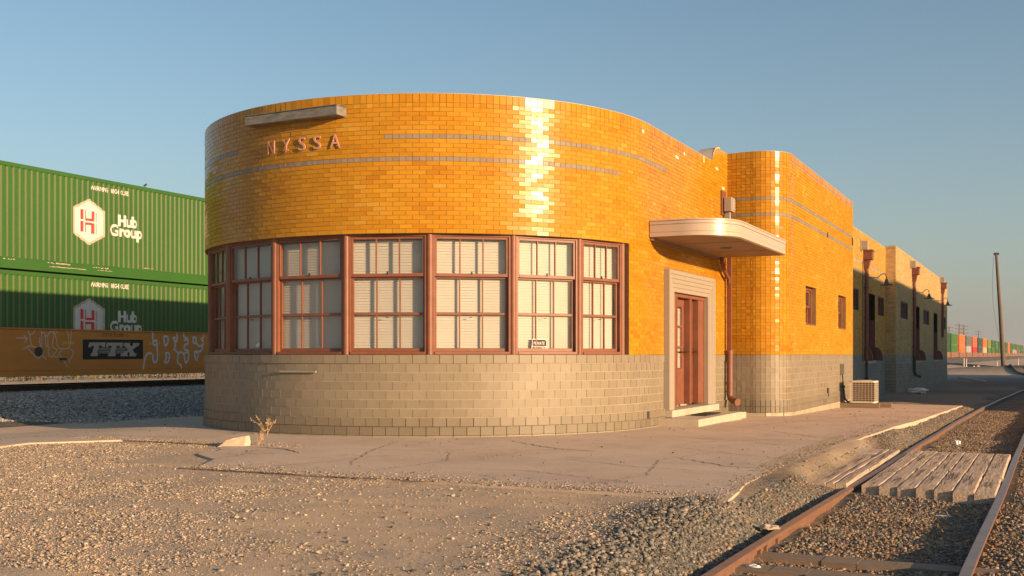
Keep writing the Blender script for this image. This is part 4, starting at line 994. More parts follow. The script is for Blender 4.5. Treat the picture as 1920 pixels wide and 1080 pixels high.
# private property sign standing inside the window
t = -37.6; c = ell(t, -.195); n = Vector((math.cos(R(t))/EA, math.sin(R(t))/EB, 0)).normalized(); u = Vector((-n.y, n.x, 0))
ps = empty('notice_sign', (c[0], c[1], ZB+.05)); tag(ps, 'small black and white PRIVATE PROPERTY notice leaning inside the ribbon window', 'sign')
o3 = Vector((c[0], c[1], ZB+.055))-u*.13+Vector((0,0,.0))
def P3(a, z, k): return tuple(o3+u*(a+z*.10)+Vector((0, 0, z))+n*(.03+k))
mb = MB(); mb.face([P3(0, 0, 0), P3(.27, 0, 0), P3(.25, .19, 0), P3(0, .19, 0)]); mb.face([P3(.0, 0, -.004), P3(.27, 0, -.004), P3(.25, .19, -.004), P3(0, .19, -.004)]); mb.build('board', M['mark_white'], ps)
mb = MB(); mb.face([P3(.012, .08, .001), P3(.255, .08, .001), P3(.245, .15, .001), P3(.225, .175, .001), P3(.01, .175, .001)]); mb.build('black_band', M['mark_black'], ps)
for s_, z_, m_, a_, w_ in (('PRIVATE', .098, 'mark_white', .03, .19), ('PROPERTY', .02, 'mark_black', .015, .23)):
    b = fit(text_bm(s_, .06, .0015), w_, .05)
    for v in b.verts: v.co = Vector(P3(a_+v.co.x, z_+v.co.y, .002))
    me = bpy.data.meshes.new('lettering'); b.to_mesh(me); b.free(); me.materials.append(M[m_]); o = bpy.data.objects.new('lettering', me); COL.objects.link(o); setparent(o, ps)
c = ell(-107, -.195); mb = MB(); n = Vector((math.cos(R(-107))/EA, math.sin(R(-107))/EB, 0)).normalized(); u = (-n.y, n.x)
mb.obox(c, u, (n.x, n.y), -.04, .03, .012, .016, 1.37, 1.41); mb.obox(c, u, (n.x, n.y), .0, .05, .017, .02, 1.385, 1.425)
tag(mb.build('paper_scrap', M['litter']), 'small white paper scrap behind the lower window glass', 'paper')

# ------------------------------------------------------------------ tracks
def railprof(): return [(-.07, 0), (.07, 0), (.07, .012), (.012, .03), (.012, .105), (.035, .115), (.036, .145), (-.036, .145), (-.035, .115), (-.012, .105), (-.012, .03), (-.07, .012)]
def rail(pts, mats, parent, zs=1):
    mb = MB(); prof = railprof(); k = len(prof)
    pts = [Vector(p) for p in pts]
    for i, p in enumerate(pts):
        d = (pts[min(i+1, len(pts)-1)]-pts[max(i-1, 0)]); d.z = 0; d.normalize(); nn = Vector((d.y, -d.x, 0))
        for a, z in prof: mb.v.append(tuple(p+nn*a+Vector((0, 0, (z-.145)*zs))))
    for i in range(len(pts)-1):
        for q in range(k):
            mb.f.append((i*k+q, i*k+(q+1) % k, (i+1)*k+(q+1) % k, (i+1)*k+q)); mb.c.append(None); mb.m.append(1 if q == 6 else 0)
    for i in (0, len(pts)-1): mb.f.append(tuple(i*k+q for q in range(k))); mb.c.append(None); mb.m.append(0)
    return mb.build('rail', mats, parent)
def cat(pts, step):
    P = Path(pts); return [P.at(s) for s in np.arange(0, P.L, step)]+[pts[-1]]
def offset(P, o):
    out = []
    for i, p in enumerate(P):
        a, b = P[max(i-1, 0)], P[min(i+1, len(P)-1)]; d = math.dist(a, b); out.append((p[0]+(b[1]-a[1])/d*o, p[1]-(b[0]-a[0])/d*o))
    return out
def smoothp(pts, n=3):
    for _ in range(n):
        out = [pts[0]]
        for a, b in zip(pts, pts[1:]): out += [(a[0]*.75+b[0]*.25, a[1]*.75+b[1]*.25), (a[0]*.25+b[0]*.75, a[1]*.25+b[1]*.75)]
        pts = out+[pts[-1]]
    return pts
sp_ = smoothp([(x, y) for y, x in SPUR])
tr = empty('railway_track', (-1.2, 8, -.3)); tag(tr, 'rusty disused siding track curving away beside the concrete slab', 'railway track')
for o_ in (-.7525, .7525):
    P = offset(sp_, o_)
    rail([(x, y, float(zrail(y))+.012*math.sin(y*.8+o_)*(y < 60)*.4) for x, y in P], [M['rail_side'], M['rail_top']], tr)
for i, y in enumerate(np.arange(3.9, 12.0, .56)):
    x = float(xspur(y)); vis = y < 9
    mb = MB(); z = float(zrail(y))-.145-.0; zt = z+(.078 if i in (6, 7, 8) else .03)
    n_ = 10
    for q in range(n_):                                       # weathered sleeper built from short crooked lengths
        a = -1.25+2.5*q/n_; mb.box(x+a, x+a+2.5/n_, y-.11+random.uniform(-.008, .008), y+.11+random.uniform(-.008, .008), z-.12, zt-.004*random.random())
    mb.build('sleeper', M['woodx'], tr)
for y in np.arange(18, 60, .56):
    x = float(xspur(y)); mb = MB(); z = float(zrail(y))-.145; mb.box(x-1.25, x+1.25, y-.11, y+.11, z-.12, z+.03, j=.008); mb.build('sleeper', M['woodx'], tr)
for y in (8.35, 8.55, 8.95):
    mb = MB(); mb.box(-2.02, -1.93, y, y+.05, -.31, -.23); mb.build('rail_bolt', M['rail_side'], tr)
fp = smoothp([(x, y) for y, x in FAR][:])
tr2 = empty('railway_track', (-.8, 96, -.3)); tag(tr2, 'dark distant track crossing the yard in front of the leaning pole', 'railway track')
for o_ in (-.7525, .7525): rail([(x, y, gz(x, y)+.16) for x, y in offset(fp, o_)], [M['dirty_rail'], M['rail_top']], tr2)
mb = MB()
for x, y in cat(fp, .7)[60:260]: mb.box(x-1.2, x+1.2, y-.12, y+.12, gz(x, y)-.1, gz(x, y)+.02)
o = mb.build('sleepers', M['dark_metal'], tr2); o['kind'] = 'stuff'
tr3 = empty('railway_track', (-26.6, 22, .2)); tag(tr3, 'mainline track with a bright railhead under the freight train', 'railway track')
mp_ = [(float(xmain(y)), y) for y in (-10, 10, 30, 60, 100, 140, 200, 300, 450, 600, 900)]
for o_ in (-.7525, .7525): rail([(x, y, .37) for x, y in offset(mp_, o_)], [M['dirty_rail'], M['bright_rail']], tr3)
mb = MB()
for y in np.arange(12, 40, .6): mb.box(-27.9, -25.25, y-.12, y+.12, .08, .222, j=.01)
o = mb.build('sleepers', M['woodx'], tr3); o['kind'] = 'stuff'
mb = MB(); mb.box(-25.9, -25.35, 10, 45, .0, .205, j=0)

# timber crossing boards
def plank(x0, x1, y0, y1, zt, parent, h=.16):
    mb = MB(); n = 9; rows = []
    for i in range(n+1):
        t = i/n; y = y0+(y1-y0)*t; ea = random.uniform(-.004, .003); eb = random.uniform(-.003, .004); dz = random.uniform(-.004, .004)
        ch = .012
        rows.append([(x0+ea, y, zt-h), (x1+eb, y, zt-h), (x1+eb, y, zt-ch+dz), (x1+eb-ch, y, zt+dz), ((x0+x1)/2+random.uniform(-.03, .03), y, zt+dz+random.uniform(-.004, .004)), (x0+ea+ch, y, zt+dz), (x0+ea, y, zt-ch+dz)])
    k = 7
    for r_ in rows: mb.v += r_
    for i in range(n):
        for q in range(k): mb.f.append((i*k+q, i*k+(q+1) % k, (i+1)*k+(q+1) % k, (i+1)*k+q)); mb.c.append(None); mb.m.append(0)
    mb.f.append(tuple(range(k))); mb.f.append(tuple(n*k+q for q in reversed(range(k)))); mb.c += [None]*2; mb.m += [0]*2
    # drying splits
    for _ in range(random.choice((3, 4, 5, 6))):
        xc = random.uniform(x0+.05, x1-.05); ys = random.uniform(y0, y1-.5); L_ = random.uniform(.3, .9); pts = [(xc+random.uniform(-.01, .01), ys+L_*q/6) for q in range(7)]
        for a, b in zip(pts, pts[1:]):
            w = random.uniform(.002, .007)
            if b[1] < y1-.02: mb.face([(a[0]-w, a[1], zt+.0062), (a[0]+w, a[1], zt+.0062), (b[0]+w, b[1], zt+.0062), (b[0]-w, b[1], zt+.0062)], m=1)
    return mb.build('plank', [M['wood'], M['crack']], parent)
for side, lab in (('l', 'weathered timber crossing boards between the slab and the near rail'), ('m', 'wide weathered timber crossing panel laid between the siding rails')):
    if side == 'l':
        r0 = empty('timber_crossing', (-2.1, 14.8, -.35)); xs_ = [(-2.335, -2.17), (-2.16, -2.085), (-2.075, -1.955)]
        for i, (a, b) in enumerate(xs_):
            ym = (14.75, 17.35, 14.3)[i]
            plank(a, b, 12.45+.03*i, ym-.012, -.165, r0, .17)
            if ym < 17: plank(a+.004, b+.004, ym+.012, 17.35, -.167, r0, .17)
    else:
        r0 = empty('timber_crossing', (-1.1, 14.8, -.35)); xw = [-1.80, -1.61, -1.42, -1.235, -1.05, -.865, -.66, -.455]
        for i in range(7):
            a, b = xw[i]+.003, xw[i+1]-.003; ym = (14.6, 14.55, 14.7, 14.5, 14.6, 14.35, 13.9)[i]+random.uniform(-.1, .1)
            dx = .0
            plank(a, b, 12.52-.03*i+random.uniform(-.02, .02), ym-.012, -.168-(.02 if i == 6 else 0), r0, .17); plank(a+.01, b+.01, ym+.012, 17.3, -.170, r0, .17)
    tag(r0, lab, 'track crossing', 'timber crossing boards')

# ------------------------------------------------------------------ train
def onplane(px, py, X):
    r = (px-960)/FPX; c, s = math.cos(YAW), math.sin(YAW); Y = (c*X+r*s*X)/(r*c-s); D = -s*X+c*Y; return (Y, CAMZ-(py-665)/FPX*D)
XF = -25.20                                    # outer face of the container ribs
PITCH = .2
def prof(y):
    t = ((y-14.0) % PITCH)/PITCH
    dp = .032
    if t < .42: return 0
    if t < .56: return -dp*(t-.42)/.14
    if t < .82: return -dp
    return -dp*(1-(t-.82)/.18)
def breaks(y0, y1):
    out = []; k = math.floor((y0-14)/PITCH)
    while 14+k*PITCH < y1+PITCH:
        for t in (0, .42, .56, .82):
            y = 14+(k+t)*PITCH
            if y0 < y < y1: out.append(y)
        k += 1
    return out
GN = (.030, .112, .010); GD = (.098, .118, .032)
def container(y0, y1, z0, z1, lab, name='shipping_container'):
    root = empty(name, (XF-1.3, (y0+y1)/2, z0)); tag(root, lab, 'container')
    X0 = XF-2.55
    mb = MB(); ys = [y0+.15]+breaks(y0+.15, y1-.15)+[y1-.15]; zb0, zb1 = z0+.30, z1-.11
    for sx, XX_ in ((1, XF-.012), (-1, X0+.012)):
        for a, b in zip(ys, ys[1:]):
            m_ = (a+b)/2; t = ((m_-14) % PITCH)/PITCH
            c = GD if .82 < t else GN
            xa, xb = XX_+sx*prof(a+1e-6), XX_+sx*prof(b-1e-6)
            if t > .42 and t < .56: xa, xb = XX_, XX_+sx*prof(b-1e-5)
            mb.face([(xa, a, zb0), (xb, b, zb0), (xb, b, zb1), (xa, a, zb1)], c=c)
    mb.box(X0+.05, XF-.05, y0+.15, y1-.15, z1-.10, z1-.03, c=GN)
    mb.build('side_panels', M['green'], root)
    mb = MB()
    for xa, xb in ((XF-.07, XF), (X0, X0+.07)):
        mb.box(xa, xb, y0+.1, y1-.1, z1-.11, z1-.0, c=GN); mb.box(xa+.002, xb-.006, y0+.1, y1-.1, z0+.012, z0+.30, c=GN); mb.box(xa, xb, y0+.1, y1-.1, z0, z0+.05, c=GN); mb.box(xa, xb, y0+.1, y1-.1, z0+.285, z0+.305, c=GN)
        for ya in (y0, y1-.16): mb.box(xa-.004, xb+.004, ya, ya+.16, z0, z1, c=GN)
    mb.build('frame', M['green'], root)
    mb = MB(); mb.box(X0+.07, XF-.07, y0+.02, y0+.06, z0+.05, z1-.05, c=GN); mb.box(X0+.07, XF-.07, y1-.06, y1-.02, z0+.05, z1-.05, c=GN); mb.build('end_wall', M['green'], root)
    mb = MB()
    for xa in (XF-.17, X0-.006):
        for ya in (y0-.004, y1-.174):
            for za in (z0-.01, z1-.11): mb.box(xa, xa+.178, ya, ya+.178, za, za+.12, c=(.1, .12, .06))
    mb.build('corner_casting', M['green'], root)
    return root
def drape(b, root, name, mat, Yfun, off=.004, lab=None):
    """project a flat (x along track, y up) bmesh onto the ribbed side at its real place"""
    ys = [v.co.x for v in b.verts]
    for q in breaks(min(ys), max(ys)): bmesh.ops.bisect_plane(b, geom=b.verts[:]+b.edges[:]+b.faces[:], plane_co=(q, 0, 0), plane_no=(1, 0, 0))
    for v in b.verts:
        y, z = v.co.x, v.co.y; v.co = Vector((XF-.012+prof(y)+off, y, z))
    me = bpy.data.meshes.new(name); b.to_mesh(me); b.free(); me.materials.append(mat); o = bpy.data.objects.new(name, me); COL.objects.link(o); setparent(o, root)
    if lab: o['label'] = lab
def polybm(polys):
    b = bmesh.new()
    for p in polys: b.faces.new([b.verts.new((x, y, 0)) for x, y in p])
    bmesh.ops.triangulate(b, faces=b.faces[:]); return b
def placed(b, y, z):
    for v in b.verts: v.co.x += y; v.co.y += z; v.co.z = 0
    return b
def livery(root, zo, hexc=(24.02, 5.12)):
    yc, zc = hexc[0], hexc[1]+zo; hw, hh, sh = .60, .68, .40
    def hexa(w, h, s): return [(yc-w, zc-h+s), (yc, zc-h), (yc+w, zc-h+s), (yc+w, zc+h-s), (yc, zc+h), (yc-w, zc+h-s)]
    drape(polybm([hexa(hw, hh, .30)]), root, 'emblem_border', M['mark_cream'], None, .004)
    drape(polybm([hexa(hw-.055, hh-.075, .28)]), root, 'emblem', M['mark_white'], None, .007, 'white hexagon emblem')
    def r(a0, a1, b0, b1): # in emblem pixel units, centre 370,627; 185 px per .52 m
        k = .6/215; f = lambda a, b: (yc+(a-370)*k, zc-(b-(627))*.68/338)
        return [f(a0, b0), f(a1, b0), f(a1, b1), f(a0, b1)]
    bars = [r(250, 290, 455, 600), r(250, 290, 625, 778), r(312, 332, 460, 578), r(410, 437, 465, 578), r(312, 437, 578, 612), r(312, 437, 638, 672), r(312, 332, 672, 783), r(400, 437, 672, 793), r(457, 476, 480, 625), r(457, 476, 650, 800)]
    drape(polybm(bars), root, 'emblem_letter', M['mark_red'], None, .010)
    for s_, y0, z0, w, h in (('Hub', 25.16, 5.115+zo, .78, .35), ('Group', 24.82, 4.70+zo, 1.33, .46)):
        b = fit(text_bm(s_, .5, .020), w, h)
        if s_ == 'Group':
            pass
        drape(placed(b, y0, z0), root, 'lettering', M['mark_white'], None, .006)
    b = fit(text_bm('WARNING  HIGH CUBE', .2, .004), 1.5, .135)
    drape(placed(b, 24.08, 6.075+zo+(.0 if zo == 0 else .06)), root, 'lettering', M['mark_white'], None, .006)
ZT = 6.44
c1 = container(15.4, 31.55, 3.575, ZT, 'bright green container with white hexagon emblem, upper of the stack left of the station')
c2 = container(15.4, 31.55, .70, 3.52, 'green container with white hexagon emblem, lower of the stack, sunk in the brown wagon')
livery(c1, 0); livery(c2, -2.90)
# scuffs along the bottom rail
mb = MB()
for (a, b, z, h) in ((22.5, 23.3, 3.79, .04), (22.55, 23.9, 3.70, .025), (24.1, 24.8, 3.78, .035), (24.3, 24.9, 3.72, .02), (21.0, 21.4, 3.80, .03), (26.2, 26.6, 3.9, .03)):
    n = 14; x = XF+.003
    for i in range(n):
        if random.random() < .25: continue
        ya, yb = a+(b-a)*i/n, a+(b-a)*(i+1)/n; q = random.uniform(0, h*.6); mb.face([(x, ya, z+q), (x, yb, z+q*.8), (x, yb, z+q+random.uniform(.3, 1)*h), (x, ya, z+q+random.uniform(.3, 1)*h)])
mb.build('paint_scuff', M['mark_cream'], c1)
# well wagon
wg = empty('well_wagon', (-26.6, 23.5, .37)); tag(wg, 'yellow brown well wagon carrying the two green containers, sprayed with white graffiti', 'rail wagon')
XW = -25.10
mb = MB()
for sx in (1, -1):
    xa = XW if sx > 0 else -28.0; xi = xa-sx*.06
    a, b = min(xa, xi), max(xa, xi)
    mb.box(a, b, 13.6, 33.4, .80, 1.93)
    mb.box(min(xa+sx*.05, xi), max(xa+sx*.05, xi), 13.8, 33.2, .64, .795); mb.box(min(xa+sx*.03, xi), max(xa+sx*.03, xi), 13.6, 33.4, 1.9305, 1.97)
    mb.box(min(xa+sx*.02, xi), max(xa+sx*.02, xi), 13.6, 33.4, 1.20, 1.215) if False else None
mb.box(-28, XW, 12.4, 13.59, .9, 1.3); mb.box(-28, XW, 33.41, 34.6, .9, 1.3)
for y in (15.2, 19.5, 23.5, 27.5, 31.8): mb.box(-28, XW, y-.15, y+.15, .64, .70)
wside = mb.build('side_sill', M['wagon'], wg, bevel=.008)
for yb in (12.2, 35.0):
    mb = MB(); mb.box(-27.6, -25.6, yb-.95, yb+.95, .7, .95)
    for dy in (-.85, .85):
        for xx in (-26.6-.74, -26.6+.74): mb.tube([(xx-.06, yb+dy, .37+.42), (xx+.06, yb+dy, .37+.42)], .42, 20)
        mb.tube([(-27.5, yb+dy, .79), (-25.7, yb+dy, .79)], .07, 8)
    mb.build('bogie', M['dark_metal'], wg)
def side(px, py): y, z = onplane(px, py, XW); return (y, z)
def flat(polys, name, mat, off, parent=wg, lab=None):
    mb = MB()
    for p in polys: mb.face([(XW+off, y, z) for y, z in p])
    o = mb.build(name, mat, parent)
    if lab: o['label'] = lab
    return o
flat([[side(155, 674), side(268, 673), side(268, 637), side(155, 636.5)]], 'logo_panel', M['mark_black'], .003, lab='black logo panel reading TTX')
def lz(x, y): return side(145+x/13.714, 615+y/13.714)
T1 = [(310, 370), (732, 372), (700, 492), (625, 490), (636, 455), (560, 455), (512, 645), (535, 648), (518, 727), (330, 724), (350, 645), (380, 645), (425, 458), (362, 458), (345, 498), (272, 494)]
T2 = [(755, 374), (1178, 378), (1150, 500), (1085, 500), (1095, 462), (1010, 460), (962, 648), (990, 650), (972, 728), (780, 726), (800, 648), (832, 648), (880, 460), (800, 458), (790, 500), (725, 497)]
X1 = [(1195, 380), (1362, 382), (1350, 440), (1385, 470), (1425, 440), (1432, 384), (1595, 388), (1570, 470), (1535, 472), (1418, 556), (1475, 650), (1520, 652), (1502, 730), (1325, 728), (1345, 655), (1310, 612), (1280, 655), (1290, 727), (1100, 726), (1122, 655), (1160, 652), (1290, 560), (1215, 465), (1180, 462)]
flat([[lz(*p) for p in T1]], 'logo_letter', M['mark_cream'], .006); flat([[lz(*p) for p in T2]], 'logo_letter', M['mark_cream'], .006)
flat([[lz(*p) for p in X1]], 'logo_letter', M['mark_cream'], .006)
flat([[lz(a, b), lz(c, b), lz(c, b+17), lz(a, b+17)] for a, c in ((545, 860), (985, 1240)) for b in (512, 553, 592, 632)], 'speed_lines', M['mark_cream'], .005)
b = fit(text_bm('DTTX 721880  C', .2, .002), 1.0, .10); y_, z_ = side(193, 631)
for v in b.verts: v.co = Vector((XW+.003, y_+v.co.x, z_+v.co.y))
me = bpy.data.meshes.new('lettering'); b.to_mesh(me); b.free(); me.materials.append(M['mark_brown']); o = bpy.data.objects.new('lettering', me); COL.objects.link(o); setparent(o, wg)
flat([[side(117, 646), side(139, 645.5), side(139, 640), side(117, 640)], [side(279, 647), side(284, 647), side(284, 641), side(279, 641)], [side(296, 646), side(300, 646), side(300, 641), side(296, 641)]], 'reflector', M['reflector'], .004)
def strokes(lines, w, off, mat, name):
    mb = MB()
    for L_ in lines:
        P = [side(*p) for p in L_]
        Q = [P[0]]
        for a, b_ in zip(P, P[1:]): Q += [(a[0]*.7+b_[0]*.3, a[1]*.7+b_[1]*.3), (a[0]*.3+b_[0]*.7, a[1]*.3+b_[1]*.7)]
        Q.append(P[-1])
        for i in range(len(Q)-1):
            a, b_ = Q[i], Q[i+1]; d = math.dist(a, b_) or 1e-6; nx_, nz_ = -(b_[1]-a[1])/d*w/2, (b_[0]-a[0])/d*w/2; e = .2*w/d
            a2 = (a[0]-(b_[0]-a[0])*e, a[1]-(b_[1]-a[1])*e); b2 = (b_[0]+(b_[0]-a[0])*e, b_[1]+(b_[1]-a[1])*e); o_ = off+.00012*i
            mb.face([(XW+o_, a2[0]-nx_, a2[1]-nz_), (XW+o_, b2[0]-nx_, b2[1]-nz_), (XW+o_, b2[0]+nx_, b2[1]+nz_), (XW+o_, a2[0]+nx_, a2[1]+nz_)])
    return mb.build(name, mat, wg)
def g1(L_): return [(265+x/12, 615+y/12) for x, y in L_]
def g2(L_): return [(30+x/12, 610+y/12) for x, y in L_]
strokes([g1(l) for l in ([(30, 990), (60, 800), (80, 660), (130, 580), (190, 555), (240, 590), (262, 650), (258, 740), (290, 790), (340, 750), (370, 650), (350, 500), (345, 380), (350, 260), (290, 300), (255, 310), (250, 100)], [(255, 320), (270, 400), (330, 370)],
    [(505, 190), (510, 300), (530, 415), (580, 370), (605, 270), (590, 185), (505, 190)], [(540, 570), (600, 550), (635, 600), (625, 700), (580, 790), (515, 775), (550, 700), (560, 620), (540, 570)],
    [(790, 110), (810, 220), (790, 310), (755, 300), (700, 210), (770, 215)], [(755, 300), (765, 420), (725, 475), (790, 520), (825, 580), (825, 660), (795, 765), (870, 820), (905, 880), (880, 950), (840, 980)], [(830, 575), (880, 535), (940, 560), (975, 680), (985, 780), (1010, 790), (1055, 700), (1060, 600), (1045, 485), (960, 510), (965, 350), (1050, 380), (1045, 215), (960, 230), (945, 110)], [(965, 575), (1045, 530)], [(960, 280), (1040, 250)],
    [(1160, 210), (1165, 310), (1195, 360), (1230, 330), (1225, 205), (1160, 210)], [(1230, 320), (1260, 390), (1310, 415), (1360, 395), (1400, 340)], [(1400, 110), (1400, 230), (1335, 230), (1370, 290), (1400, 290)], [(1370, 400), (1370, 470), (1330, 525), (1270, 530), (1190, 520), (1195, 600), (1235, 760), (1270, 640), (1280, 540)], [(1195, 545), (1270, 550)])], .062, .004, M['spray'], 'graffiti')['label'] = 'white looping spray painted tag right of the logo'
strokes([g2(l) for l in ([(0, 285), (120, 285), (255, 295)], [(175, 230), (255, 295), (195, 390)], [(275, 130), (310, 240), (345, 450)], [(305, 212), (370, 200), (430, 105)], [(165, 535), (250, 480), (380, 455)], [(260, 520), (340, 590), (490, 770), (560, 680), (640, 620), (560, 555)], [(350, 470), (450, 495), (520, 490)], [(555, 110), (580, 180), (575, 540)], [(580, 180), (620, 145), (650, 180), (660, 420), (690, 480), (760, 490), (700, 610), (790, 740), (840, 650), (900, 750), (950, 660)],
    [(665, 260), (690, 215), (715, 230), (715, 460)], [(715, 240), (740, 160), (790, 130), (870, 215), (920, 130)], [(870, 110), (830, 170), (900, 250), (930, 480), (1000, 530), (1070, 520), (1215, 525), (1240, 130)], [(870, 230), (825, 300), (820, 470), (850, 520), (940, 540), (840, 650)], [(1145, 110), (1175, 200), (1185, 340)], [(1220, 540), (1290, 570), (1280, 650), (1190, 830)], [(1040, 545), (950, 640), (1100, 830), (1150, 930)], [(520, 270), (540, 330), (520, 370), (545, 430), (545, 520)], [(600, 690), (660, 720), (670, 770)])], .03, .004, M['spray_thin'], 'graffiti')['label'] = 'thin faded spray painted tag left of the logo'
mb = MB(); y_, z_ = side(72, 659); mb.tube([(XW, y_, z_), (XW+.03, y_, z_)], .13, 16); y_, z_ = side(118, 673); mb.box(XW, XW+.02, y_-.12, y_+.12, z_-.03, z_+.03); mb.build('hand_brake', M['dark_metal'], wg)
# bird on the container roof
by, bz = onplane(272, 350, XF-.1); bd = MB()
bx = XF-.1; bz = ZT+.0
bd.tube([(bx, by+a, bz+b) for a, b in ((-.095, .05), (-.045, .055), (0, .075), (.035, .10), (.05, .12), (.068, .122), (.088, .116))], [.008, .018, .034, .03, .02, .019, .003], 8)
bd.tube([(bx+.012, by, bz+.06), (bx+.015, by, bz)], .006, 5); bd.tube([(bx-.012, by, bz+.06), (bx-.015, by, bz)], .006, 5)
tag(bd.build('bird', M['bird'], smooth='auto'), 'small dark bird perched on top of the green container', 'bird')

# far part of the train: simple double stacks
def box_container(mat):
    mb = MB(); mb.box(-1.28, 1.28, -8.05, 8.05, .02, 2.85, m=0)
    for xa in (-1.30, 1.22):
        for ya in (-8.07, 7.93): mb.box(xa, xa+.08, ya, ya+.14, 0, 2.87)
        mb.box(xa, xa+.08, -7.92, 7.92, 2.76, 2.868); mb.box(xa, xa+.08, -7.92, 7.92, 0.001, .2)
    for i in range(-39, 40): mb.box(1.281, 1.296, i*.2-.05, i*.2+.05, .21, 2.75)
    for x in (-.9, -.3, .3, .9): mb.box(x-.02, x+.02, -8.10, -8.051, .1, 2.75)
    return mb
cube = box_container(None)
wagmb = MB(); 
for sx in (-1, 1): wagmb.box(min(sx*1.42, sx*1.34), max(sx*1.42, sx*1.34), -9.3, 9.3, -.05, 1.25)
wagmb.box(-1.33, 1.33, -8.6, 8.6, -.04, .1); wagmb.box(-1.42, 1.42, -9.3, -9.15, .2, 1.25); wagmb.box(-.3, .3, -10.3, 10.3, .35, .55)
for yb in (-9.6, 9.6):
    for dy in (-.7, .7):
        for xx in (-.74, .74): wagmb.tube([(xx-.06, yb+dy, .12), (xx+.06, yb+dy, .12)], .42, 12)
FG, FG2, OR, GRY, WH, RO, RD, DG, DGR, CRM, YG, TAN, OLV = (.04, .14, .02), (.07, .2, .025), (.80, .20, .035), (.16, .18, .17), (.50, .46, .42), (.72, .16, .06), (.55, .03, .02), (.03, .10, .04), (.07, .08, .07), (.70, .50, .32), (.24, .30, .03), (.62, .40, .16), (.16, .16, .08)
seqs = [('dark green', DG, 'dark green', DG), ('green', FG2, 'green', FG2), ('orange', OR, 'orange', OR), ('grey', GRY, 'white', WH), ('red orange', RO, 'red', RD), ('dark green', DG, 'dark grey', DGR), ('orange', OR, 'cream', CRM), ('yellow green', YG, 'green', FG2), ('green', FG, 'green', FG2), ('green', FG2, 'green', FG), ('green', FG, 'green', FG2), ('green', FG2, 'green', FG), ('green', FG, 'green', FG), ('orange', OR, 'orange', OR), ('green', FG, 'green', FG), ('green', FG2, 'white', WH), ('green', FG, 'tan', TAN), ('olive', OLV, 'olive', OLV), ('green', FG2, 'grey', GRY), ('green', FG, 'green', FG), ('green', FG2, 'green', FG2), ('tan', TAN, 'grey', GRY), ('green', FG, 'green', FG), ('green', FG2, 'green', FG)]
ords = 'first second third fourth fifth sixth seventh eighth ninth tenth eleventh twelfth thirteenth fourteenth fifteenth sixteenth seventeenth eighteenth nineteenth twentieth twenty-first twenty-second twenty-third twenty-fourth'.split()
csrc = cube.build('shipping_container', cmat('paint_green', FG)); wsrc = wagmb.build('well_wagon', mk('dusty_brown_wagon_paint', (.24, .115, .06), .8, nz=.5, nsc=.7))
for i, (n1, k1, n2, k2) in enumerate(seqs):
    y = 280+20.6*i; x = float(xmain(y)); az = math.atan(.0234)
    for j, (nm, kk) in enumerate(((n2, k2), (n1, k1))):
        o = csrc if (i == 0 and j == 0) else csrc.copy()
        if o is not csrc: COL.objects.link(o)
        o.location = (x, y, .72+j*2.93); o.rotation_euler = (0, 0, -az)
        o.material_slots[0].link = 'OBJECT'; o.material_slots[0].material = cmat('paint_'+nm.replace(' ', '_')+('_b' if kk is FG2 else ''), kk)
        tag(o, '%s container, %s of the %s stack from the left in the distant train' % (nm, ('lower', 'upper')[j], ords[i]), 'container', 'containers on the distant train')
    o = wsrc if i == 0 else wsrc.copy()
    if i: COL.objects.link(o)
    o.location = (x, y, .62); o.rotation_euler = (0, 0, -az); tag(o, 'brown well wagon under the %s stack from the left in the distant train' % ords[i], 'rail wagon', 'wagons of the distant train')

# ------------------------------------------------------------------ poles, posts, far things
pb, pt_ = (-1.72, 111.0), None
def at(px, D): xc = (px-960)/FPX*D; return (math.cos(YAW)*xc-math.sin(YAW)*D, math.sin(YAW)*xc+math.cos(YAW)*D)
bx_, by_ = at(1882, 100); tx_, ty_ = at(1868, 100); zb_ = gz(bx_, by_)
mb = MB(); mb.tube([(bx_, by_, zb_-.5), (bx_+(tx_-bx_)*.5, by_+(ty_-by_)*.5, 5.4), (tx_, ty_, CAMZ+190/FPX*100)], [.21, .165, .12], 12)
lp = mb.build('utility_pole', M['pole_wood'], smooth='auto'); tag(lp, 'tall weathered timber pole leaning left, without crossarms, right of the station', 'pole')
mb = MB(); mb.box(tx_-.22, tx_+.22, ty_-.1, ty_+.1, CAMZ+187/FPX*100, CAMZ+191/FPX*100); o = mb.build('pole_cap', M['dark_metal'], None); o.parent = lp
mb = MB(); zt_ = CAMZ+188/FPX*100; mb.tube([(tx_-.2+(bx_-tx_)*.9*t-.35*math.sin(math.pi*t), ty_, zt_-(zt_-2.2)*t) for t in np.linspace(0, 1, 12)], .012, 5); o = mb.build('hanging_wire', M['dark_metal'], None); o.parent = lp
def tele(px, D, top, arms, lab):
    x, y = at(px, D); mb = MB(); zt = CAMZ+(665-top)/FPX*D; mb.tube([(x, y, -.5), (x, y, zt)], [.2, .14], 8); o = mb.build('telegraph_pole', M['pole_wood']); tag(o, lab, 'pole', 'telegraph poles behind the distant train')
    c, s = math.cos(YAW), math.sin(YAW)
    for i in range(arms):
        z = zt-.5-i*1.05; w = 1.35-.0*i
        mb = MB(); mb.obox((x, y), (c, s), (-s, c), -w, w, -.07, .07, z, z+.12)
        for q in (-1.2, -.8, -.4, .4, .8, 1.2): mb.obox((x, y), (c, s), (-s, c), q-.03, q+.03, -.03, .03, z+.12, z+.28)
        a = mb.build('crossarm', M['pole_wood'], None); a.parent = o
tele(1798.5, 330, 607, 4, 'telegraph pole with four crossarms, the tall left one of the close pair'); tele(1807.5, 345, 609.5, 4, 'telegraph pole with four crossarms, the right one of the close pair'); tele(1834.5, 450, 620, 2, 'lone telegraph pole with two crossarms right of the pair'); tele(1779.5, 350, 612, 2, 'telegraph pole partly hidden at the end wall of the station')
